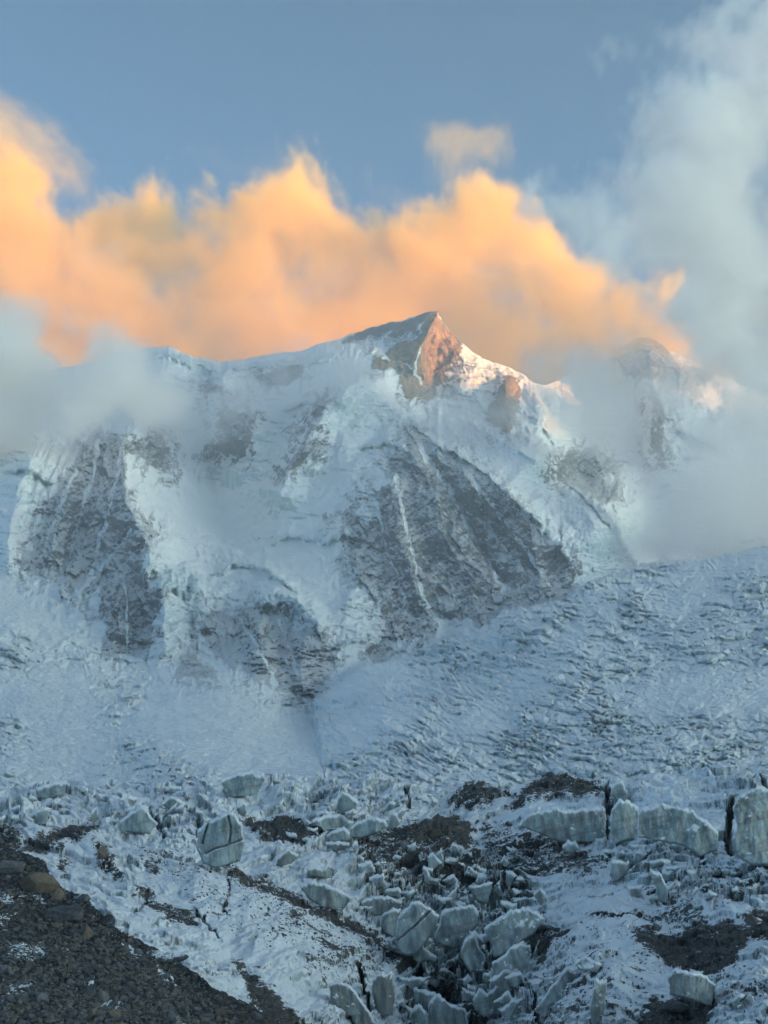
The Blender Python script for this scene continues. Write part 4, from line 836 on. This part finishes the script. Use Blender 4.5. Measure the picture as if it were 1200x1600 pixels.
def boulder(S, a, b, rx, ry, kind, label, seed, flat=0.8, sub=3):
    """a big rock: angular body cut by joint faces, rough surface"""
    import bmesh
    r = np.random.default_rng(seed); bm = bmesh.new(); bmesh.ops.create_icosphere(bm, subdivisions=sub+1, radius=1)
    V = np.array([v.co[:] for v in bm.verts]); 
    nrm = r.normal(size=(13, 3)); nrm /= np.linalg.norm(nrm, axis=1)[:, None]; dist = r.uniform(0.42, 0.74, 13)
    for n_, d_ in zip(nrm, dist):
        k = V @ n_-d_; V = V-np.where(k > 0, k, 0)[:, None]*n_
    p, nn = S.find(a, b); m = p[1]/F
    V = V*np.array([rx*m, (rx+ry)*0.5*flat*m, ry*m])
    V += 0.035*rx*m*fbm(V[:, 0]/(rx*m)*2+seed, V[:, 1]/(rx*m)*2, V[:, 2]/(rx*m)*2, 4)[:, None]*V/np.linalg.norm(V, axis=1)[:, None]
    me = bpy.data.meshes.new('boulder'); F_ = [[v.index for v in f.verts] for f in bm.faces]; bm.free()
    me.from_pydata(V.tolist(), [], F_); me.materials.append(STONE[kind])
    o = bpy.data.objects.new('boulder', me); col.objects.link(o); o.location = p+np.array([0, 0.15*rx*m, 0.25*ry*m]); return tag(o, label, 'boulder', 'boulders')
BOULDERS = [(MO, 58, 1392, 34, 36, 1, 'largest brown boulder on the crest of the moraine', 4), (MO, 100, 1440, 30, 24, 0, 'dark bluish boulder below the largest brown boulder', 9), (MO, 134, 1466, 19, 18, 1, 'rusty brown boulder at the right end of the dark bluish boulder', 15),
 (MO, 131, 1412, 15, 11, 0, 'dark boulder at the snow edge of the moraine crest', 21), (MO, 22, 1362, 26, 16, 0, 'low dark boulder left of the largest brown boulder', 33), (MO, 90, 1408, 14, 14, 1, 'small brown boulder on the right shoulder of the largest boulder', 41), (MO, 280, 1488, 16, 8, 0, 'flat dark boulder on the lower rim of the moraine', 43), (MO, 343, 1585, 12, 9, 1, 'pale brown boulder near the bottom of the moraine rim', 47),
 (MO, 165, 1440, 12, 9, 0, 'dark boulder just right of the rusty brown boulder', 51), (MO, 215, 1490, 10, 7, 2, 'grey boulder on the fine scree below the moraine rim', 52), (MO, 400, 1592, 14, 9, 0, 'dark boulder at the lowest end of the moraine rim', 53),
 (GL, 679, 1308, 19, 9, 1, 'long brown boulder in the central grit patch', 57), (GL, 714, 1300, 17, 9, 1, 'greenish brown boulder at the right of the central grit patch', 61), (GL, 632, 1326, 9, 8, 2, 'small grey boulder below the central grit patch', 67),
 (GL, 202, 1270, 7, 4, 1, 'lone dark boulder on the snow wedge at the left', 71), (GL, 160, 1340, 11, 13, 1, 'upright brown boulder in the snow right of the moraine', 73), (GL, 573, 1500, 8, 7, 0, 'round dark boulder at the edge of the dark ice pit', 79), (GL, 1026, 1455, 10, 9, 0, 'dark boulder on the right mound', 83), (GL, 873, 1330, 9, 9, 0, 'dark boulder at the foot of the ice cliff', 85),
 (GL, 1180, 1446, 22, 14, 0, 'big dark boulder at the right edge of the black grit', 87), (GL, 420, 1300, 8, 6, 0, 'dark boulder on the left grit mound', 89), (GL, 1060, 1585, 26, 16, 0, 'black boulder under the cave at the lower right', 91), (GL, 1000, 1590, 16, 10, 0, 'dark boulder left of the cave boulder', 93)]
for (S, a, b, rx, ry, kd, lb, sd) in BOULDERS: boulder(S, a, b, rx, ry, kd, lb, sd)

# ------------------------------------------------------------------ air and clouds
def volume_mat(name, colr, dens, aniso=0.0):
    t = NT(name); pv = t.n('ShaderNodeVolumePrincipled'); pv.inputs['Color'].default_value = (*colr, 1)
    pv.inputs['Density'].default_value = dens; pv.inputs['Anisotropy'].default_value = aniso
    t.t.links.new(pv.outputs[0], t.out.inputs['Volume']); return t.m

def build_haze():
    x0, x1, y0, y1, z0, z1 = -7000, 8300, -7000, 9800, -71, 1740
    V = np.array([(x, y, z) for z in (z0, z1) for y in (y0, y1) for x in (x0, x1)], float)
    Q = np.array([(0, 2, 3, 1), (4, 5, 7, 6), (0, 1, 5, 4), (2, 6, 7, 3), (0, 4, 6, 2), (1, 3, 7, 5)])
    o = mesh_np('haze', V, Q, volume_mat('valley_air', (0.95, 0.98, 1.0), 0.85e-4), smooth=False)
    tag(o, 'thin blue evening haze filling the valley', kind='stuff')
build_haze()

def make_cloud(name, label, lo, hi, step, fn, mat):
    lo = np.array(lo, float); hi = np.array(hi, float); res = np.maximum(2, np.round((hi-lo)/step).astype(int)+1)
    nx, ny, nz = (int(a) for a in res)
    ax = [np.linspace(lo[i], hi[i], res[i]).astype(f32) for i in range(3)]
    z, y, x = np.meshgrid(ax[2], ax[1], ax[0], indexing='ij')
    d = np.clip(fn(x, y, z), 0, None)
    e = [np.minimum(1, np.minimum(np.arange(n), n-1-np.arange(n))/3.0) for n in (nz, ny, nx)]
    d = d*e[0][:, None, None]*e[1][None, :, None]*e[2][None, None]
    me = bpy.data.meshes.new(name); me.vertices.add(d.size)
    me.vertices.foreach_set('co', np.stack([x, y, z], -1).astype(f32).ravel()); add_attr(me, 'cloud_density', d)
    o = bpy.data.objects.new(name, me); col.objects.link(o)
    g = bpy.data.node_groups.new('cloud_volume', 'GeometryNodeTree')
    g.interface.new_socket('Geometry', in_out='INPUT', socket_type='NodeSocketGeometry'); g.interface.new_socket('Geometry', in_out='OUTPUT', socket_type='NodeSocketGeometry')
    N = g.nodes; L = g.links
    gi = N.new('NodeGroupInput'); go = N.new('NodeGroupOutput'); vc = N.new('GeometryNodeVolumeCube'); sm = N.new('GeometryNodeSetMaterial'); sm.inputs['Material'].default_value = mat
    vc.inputs['Min'].default_value = lo; vc.inputs['Max'].default_value = hi
    for k, n in zip(('Resolution X', 'Resolution Y', 'Resolution Z'), (nx, ny, nz)): vc.inputs[k].default_value = n
    p = N.new('GeometryNodeInputPosition'); sx = N.new('ShaderNodeSeparateXYZ'); L.new(p.outputs[0], sx.inputs[0])
    def mth(op, a, b):
        m = N.new('ShaderNodeMath'); m.operation = op
        for i, q in enumerate((a, b)):
            if isinstance(q, (int, float)): m.inputs[i].default_value = q
            elif q is not None: L.new(q, m.inputs[i])
        return m.outputs[0]
    idx = [mth('ROUND', mth('MULTIPLY', mth('SUBTRACT', sx.outputs[i], float(lo[i])), float((res[i]-1)/(hi[i]-lo[i]))), None) for i in range(3)]
    ii = mth('ADD', idx[0], mth('MULTIPLY', mth('ADD', idx[1], mth('MULTIPLY', idx[2], ny)), nx))
    si = N.new('GeometryNodeSampleIndex'); si.data_type = 'FLOAT'; si.domain = 'POINT'; si.clamp = True
    na = N.new('GeometryNodeInputNamedAttribute'); na.data_type = 'FLOAT'; na.inputs['Name'].default_value = 'cloud_density'
    L.new(gi.outputs[0], si.inputs['Geometry']); L.new(na.outputs[0], si.inputs['Value']); L.new(ii, si.inputs['Index'])
    L.new(si.outputs[0], vc.inputs['Density']); L.new(vc.outputs[0], sm.inputs['Geometry']); L.new(sm.outputs[0], go.inputs[0])
    md = o.modifiers.new('cloud_volume', 'NODES'); md.node_group = g
    me.materials.append(mat)
    tag(o, label, kind='stuff'); return o

def prof(u, pts): return np.interp(u, [p[0] for p in pts], [p[1] for p in pts]).astype(f32)

def golden(x, y, z):
    u, v = proj(x, y, z); u = u.astype(f32); v = v.astype(f32)
    wx = x+120*noise3(x/420, y/420, z/420+3); wz = z+120*noise3(x/420+7, y/420, z/420)
    n = fbm((wx+0.3*wz)/330, y/800, (wz-0.2*wx)/330, 6, 0.66)*0.95
    top = prof(u, [(-300,190),(-60,200),(0,225),(50,262),(110,335),(150,320),(200,312),(240,290),(300,285),(350,315),(420,280),(470,255),(520,285),(560,310),(600,335),(640,328),(690,285),(740,290),(800,310),(850,335),(890,370),(940,420),(1000,410),(1060,400),(1110,430),(1140,520)])
    e = (v-top+20)/60.0+n*0.8
    mid = 6120+300*noise3(x/900, 0*x, z/900+2); dep = 1-np.abs(y-mid)/300+0.18*n
    fine = ridged((wx+0.5*wz)/110, y/300, (wz-0.3*wx)/70, 4, 0.65)
    d = sst(-0.15, 0.85, e-0.7*fine*sst(2.5, 0, e)-0.1)*sst(0.0, 0.8, dep)
    d = d*(0.34+0.66*sst(-0.45, 0.55, n+0.2*fine+0.12*e))
    for P, a in (([(-60,160),(0,165),(60,185),(112,212),(148,255),(135,305),(60,290),(-60,250)], .16), ([(688,203),(740,213),(795,196),(803,235),(770,262),(722,272),(690,290)], .16), ([(330,215),(430,190),(480,230),(430,262),(340,270)], .05), ([(560,255),(600,250),(640,300),(600,320)], .06)):
        d = d+a*sst(-25, 25, poly_sd(u+60*n, v+60*n, P))*sst(0.0, 0.45, fine*0.6+n*0.7)*sst(0, .5, dep)
    return 0.0075*d
CLOUD = volume_mat('cloud_vapour', (1.0, 0.972, 0.945), 1.0, 0.0)
SUNSET_TINT = volume_mat('sunset_tinted_vapour', (0.99, 0.79, 0.30), 1.0, 0.0)  # orange sunset light put into the vapour colour of the golden bank alone
make_cloud('cloud', 'glowing golden cloud bank behind the summit ridge', (-2350, 5640, 1500), (1600, 6620, 3230), np.array([12, 28, 12]), golden, SUNSET_TINT)

def rightc(x, y, z):
    u, v = proj(x, y, z); u = u.astype(f32); v = v.astype(f32)
    wx = x+60*noise3(x/200, y/200, z/200+3); wz = z+60*noise3(x/200+7, y/200, z/200)
    n = fbm((wx+0.3*wz)/240, y/600, (wz-0.2*wx)/240, 6, 0.66)*0.95
    left = prof(v, [(-120,1160),(0,1135),(60,1090),(110,1040),(150,1000),(220,960),(270,900),(330,880),(400,930),(470,1000),(540,1030),(600,1055),(660,1030),(720,985),(790,965),(860,930),(900,960)])
    fine = ridged((wx+0.5*wz)/80, y/240, (wz-0.4*wx)/52, 4, 0.65)
    e = (u-left)/70.0+n*(1.5+1.1*sst(420, 260, v))+0.35*fine
    mid = 3550+0*x-350*sst(560, 760, v); dep = 1-np.abs(y-mid)/240+0.4*n
    d = sst(0.1, 2.3, e)*sst(0, 0.9, dep)*(0.15+0.85*sst(-0.4, 0.4, n+0.25*fine))
    bott = sst(900, 860, v+15*n)
    d = d*bott*(1-0.55*sst(560, 760, v))
    hole_ = sst(70, 20, np.hypot((u-1050+40*n)/1.0, (v-440+40*n)*1.5))
    return 0.016*d*(1-0.9*hole_)
make_cloud('cloud', 'tall pale grey cloud rising at the right over the far ridge', (300, 2900, 520), (1500, 4050, 2350), np.array([11, 24, 11]), rightc, CLOUD)

def leftc(x, y, z):
    u, v = proj(x, y, z); u = u.astype(f32); v = v.astype(f32)
    wx = x+50*noise3(x/160, y/160, z/160+3); wz = z+50*noise3(x/160+7, y/160, z/160)
    n = fbm((wx-0.3*wz)/200, y/500, wz/170, 6, 0.64)
    up_ = prof(u, [(-300,400),(0,468),(60,490),(110,512),(160,515),(210,545),(260,575),(310,600),(360,640)]); lo_ = prof(u, [(-300,760),(0,720),(100,690),(170,680),(230,670),(300,640),(340,630)])
    e = np.minimum((v-up_)/45, (lo_-v)/45)+1.2*n; e = np.minimum(e, (355-u)/60+1.2*n)
    dep = 1-np.abs(y-3250)/230+0.6*n
    d = sst(-0.3, 2.0, e)*sst(0, 0.9, dep)*(0.5+0.5*sst(-0.4, 0.4, n))
    return 0.019*d*(1-0.6*sst(130, 345, u))
make_cloud('cloud', 'low grey mist bank lying across the left rock face', (-1500, 2950, 620), (-300, 3600, 1400), np.array([9, 18, 9]), leftc, CLOUD)

def midc(x, y, z):
    u, v = proj(x, y, z); u = u.astype(f32); v = v.astype(f32)
    n = fbm(x/150, y/150, z/150, 6, 0.58); d = np.zeros_like(x)
    for P, a in (([(838,575),(900,548),(965,548),(1010,600),(995,680),(950,722),(890,695),(835,640)], 1.0), ([(380,590),(450,560),(560,560),(600,600),(520,640),(420,650)], .75), ([(180,560),(330,600),(430,640),(380,700),(280,720),(180,690)], .6), ([(960,540),(1130,560),(1150,640),(1000,640)], .8), ([(640,600),(760,640),(860,640),(840,680),(720,680)], .45)):
        d = np.maximum(d, a*sst(-25, 55, poly_sd(u+45*n, v+45*n, P)))
    return 0.011*d*sst(0, .8, 1-np.abs(y-3750)/220+0.5*n)*sst(-0.5, 0.4, n)
make_cloud('cloud', 'thin pinkish mist hanging in front of the hanging glacier', (-780, 3480, 780), (1080, 4040, 1440), np.array([10, 20, 10]), midc, CLOUD)
